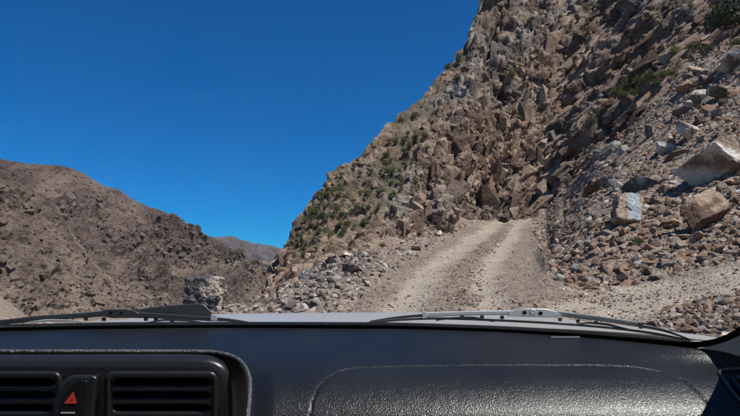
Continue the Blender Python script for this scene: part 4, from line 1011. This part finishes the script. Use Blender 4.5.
# --- bonnet and scuttle outside the glass
HL = [(-260, 336), (-60, 330), (0, 327), (100, 322), (150, 318), (205, 314.6), (300, 313), (380, 312.4), (440, 313), (500, 315), (560, 319.5), (640, 330), (720, 342), (800, 352)]
hx = pchip([a for a, b in HL], np.array([[b] for a, b in HL], float), np.arange(-255, 800, 8.0))[:, 0]; hpx = np.arange(-255, 800, 8.0)
Ds = np.linspace(1.10, 2.35, 40); V = []
for D in Ds:
    X = (hpx-CX)/F*1.5; Z = (CY-hx)/F*D-.16*(D-1.5)**2-.10*max(0, D-2.1)
    V.append(np.stack([X, np.full_like(X, D), EYE+Z], -1))
V = np.array(V); lowr = V[-1].copy(); lowr[:, 2] -= .5; lowr[:, 1] += .05
link('bonnet', mesh_np('bonnet', np.concatenate([V, lowr[None]]).reshape(-1, 3), quads(41, len(hpx)), True), M['paint'], car)
sc_ = []
for D, dz in ((1.05, -.235), (1.10, -.25), (1.16, -.262), (1.18, -.29)):
    sc_.append(np.stack([wx*1.02, wD-.05+(D-1.05)+.0*wx, EYE+dz+0*wx], -1))
link('scuttle_panel', mesh_np('scuttle_panel', np.array(sc_).reshape(-1, 3), quads(4, 160), True), M['wblack'], car)

# --- wipers, each: frame bars, claws, rubber, arm joint
def bar(name, path, hts, D, mat, parent, th=.008):
    """flat strip following pixel path with pixel heights, th metres thick"""
    path = np.array(path, float); hts = np.array(hts, float); t = np.arange(len(path), dtype=float); tt = np.linspace(0, len(path)-1, len(path)*6)
    p = pchip(t, path, tt); h = pchip(t, hts[:, None], tt)[:, 0]; n = len(p); V = []
    Dn = np.full(n, D) if not hasattr(D, '__len__') else np.interp(tt, t, D)
    for dy, dz in ((-.5, .25), (-.32, 0), (.32, 0), (.5, .25), (.5, 1.0), (-.5, 1.0)): V.append(L(p[:, 0], p[:, 1]+dy*h, Dn+dz*th))
    V = np.array(V); Fq = [(i*n+j, i*n+j+1, ((i+1) % 6)*n+j+1, ((i+1) % 6)*n+j) for i in range(6) for j in range(n-1)]
    Fq += [(0, n, 2*n, 3*n), (3*n, 4*n, 5*n, 0), (n-1, 4*n-1, 3*n-1, 2*n-1), (n-1, 6*n-1, 5*n-1, 4*n-1)]
    return link(name, mesh_np(name, V, Fq, False), mat, parent)
def wiper_part():
    e = bpy.data.objects.new('wiper', None); COL.objects.link(e); e.parent = car; return e
w = wiper_part(); WD = [1.085]*3
bar('blade_rubber', [(366, 323.3), (400, 319.8), (440, 318.5), (520, 321.5), (600, 327), (650, 333), (690, 340.5)], [2.4, 2.6, 2.4, 2.4, 2.4, 2.6, 2.0], [1.075, 1.08, 1.085, 1.085, 1.075, 1.06, 1.03], M['rubber'], w, .004)
bar('blade_end', [(370, 321.5), (392, 318.3), (410, 316.4), (424, 315.4)], [1.6, 2.4, 2.8, 3.0], 1.083, M['wblack'], w, .006)
bar('frame_bar', [(424, 314.8), (460, 313.6), (500, 312.8), (516, 312.8)], [5.2, 4.4, 4.4, 4.6], 1.08, M['wgrey'], w, .010)
bar('frame_bar', [(548, 312.6), (565, 314.6), (600, 318.8), (640, 324.8)], [6.6, 5.0, 5.0, 4.6], [1.08, 1.08, 1.07, 1.06], M['wmid'], w, .010)
bar('blade_end', [(640, 325.6), (662, 330.0), (680, 336.0), (692, 340.3)], [4.0, 3.0, 2.2, 1.4], [1.058, 1.05, 1.035, 1.025], M['wblack'], w, .006)
hubo = [(507, 316.5), (511, 312), (517, 309.2), (528, 308.4), (546, 309.0), (556, 311.5), (562, 315.5), (556, 317.4), (535, 317.2)]
hub = solid('hub', hubo, 1.070, 1.088, M['wgrey'], w, .0012, 3)
for x, y in ((524.5, 312.6), (540.6, 313.4)): solid('hole', rrect(x-2.1, y-1.9, x+2.1, y+1.9, 1.85, 5), 1.0692, 1.0712, M['void'], hub)
solid('rivet', rrect(529.6, 309.2, 536.4, 315.2, 2.9, 6), 1.067, 1.072, M['wgrey'], hub, .001, 2)
for x, y in ((424.5, 315.2), (641, 325.4)): solid('clip', rrect(x-2.4, y-3.4, x+2.4, y+3.4, 1.0), 1.055 if x > 600 else 1.076, 1.09, M['wgrey'] if x < 600 else M['wblack'], w, .001, 2)
bar('claw_bar', [(436, 320.4), (452, 318.2), (470, 317.6), (484, 319.6), (494, 321.6)], [1.4, 2.0, 2.2, 2.0, 1.4], 1.083, M['wblack'], w, .005)
bar('claw_bar', [(572, 325.2), (588, 323.0), (606, 324.4), (622, 328.0), (634, 330.6)], [1.4, 2.0, 2.6, 2.0, 1.4], 1.074, M['wblack'], w, .005)
for x, y in ((462, 317.2), (482, 317.2), (502, 317.4), (560, 319.6), (578, 321.2), (596, 322.8)): solid('spacer', rrect(x-2.0, y-1.8, x+2.0, y+1.8, .6), 1.084, 1.09, M['rubber'], w)
w = wiper_part()
bar('blade_rubber', [(-120, 338), (-20, 326.5), (30, 325.2), (100, 324.6), (160, 323.8), (205, 323.2), (240, 324.6), (262, 326.2)], [2.6, 2.6, 2.6, 2.6, 2.6, 2.4, 2.0, 1.4], 1.07, M['rubber'], w, .004)
bar('frame_bar', [(-130, 336), (-40, 327), (10, 321.5), (40, 318.3), (80, 315.6), (104, 313.6)], [4, 4.4, 5.2, 5.4, 5.2, 6.0], 1.072, M['wblack'], w, .010)
bar('frame_bar', [(126, 314.2), (150, 315.4), (180, 317.0), (212, 319.2)], [7.0, 5.8, 5.2, 4.4], 1.072, M['wblack'], w, .010)
hub = solid('hub', [(96, 315.5), (100, 311.6), (107, 309.4), (126, 309.2), (136, 311.4), (142, 316.4), (134, 318), (112, 318)], 1.062, 1.082, M['wblack'], w, .0012, 3)
for x, y in ((110.5, 312.8), (121.5, 313.0)): solid('hole', rrect(x-1.9, y-1.7, x+1.9, y+1.7, 1.6, 5), 1.0612, 1.0632, M['void'], hub)
solid('spoiler', [(128, 311.8), (150, 307.4), (172, 305.2), (196, 303.4), (204, 304.2), (210, 310.4), (215.5, 317.2), (190, 315.6), (160, 313.4)], 1.074, 1.082, M['wblack'], w, .002, 3)
bar('blade_end', [(212, 319.0), (228, 320.0), (246, 322.4), (262, 325.4)], [4.4, 3.2, 2.4, 1.4], 1.068, M['wblack'], w, .006)
solid('clip', rrect(210.5, 314.6, 217.5, 321.0, 1.2), 1.064, 1.078, M['wgrey'], w, .001, 2)
bar('claw_bar', [(28, 322.6), (50, 320.4), (72, 320.8), (84, 323.4)], [1.4, 2.2, 2.0, 1.4], 1.069, M['wgrey'], w, .005)
bar('claw_bar', [(148, 322.6), (166, 320.0), (186, 320.6), (204, 322.8)], [1.4, 2.2, 2.0, 1.4], 1.069, M['wblack'], w, .005)
for x, y in ((66, 319.6), (86, 319.0), (104, 319.4), (146, 319.2), (156, 319.8), (172, 320.4)): solid('spacer', rrect(x-2.2, y-1.8, x+2.2, y+1.8, .6), 1.075, 1.082, M['rubber'], w)

# ================================================================== AIR
hz_ = NT('thin_haze'); vol = hz_.n('ShaderNodeVolumePrincipled', {'Color': (.55, .74, 1.0, 1), 'Density': .00005, 'Anisotropy': .2}); hz_.t.links.new(vol.outputs[0], hz_.out.inputs['Volume'])
x0, x1, y0, y1, z0, z1 = -6100, 6100, -2600, 7100, -63.5, 290
V = [(x, y, z) for z in (z0, z1) for y in (y0, y1) for x in (x0, x1)]
link('haze', mesh_np('haze', V, [(0, 2, 3, 1), (4, 5, 7, 6), (0, 1, 5, 4), (2, 6, 7, 3), (0, 4, 6, 2), (1, 3, 7, 5)]), hz_.m, kind='stuff')
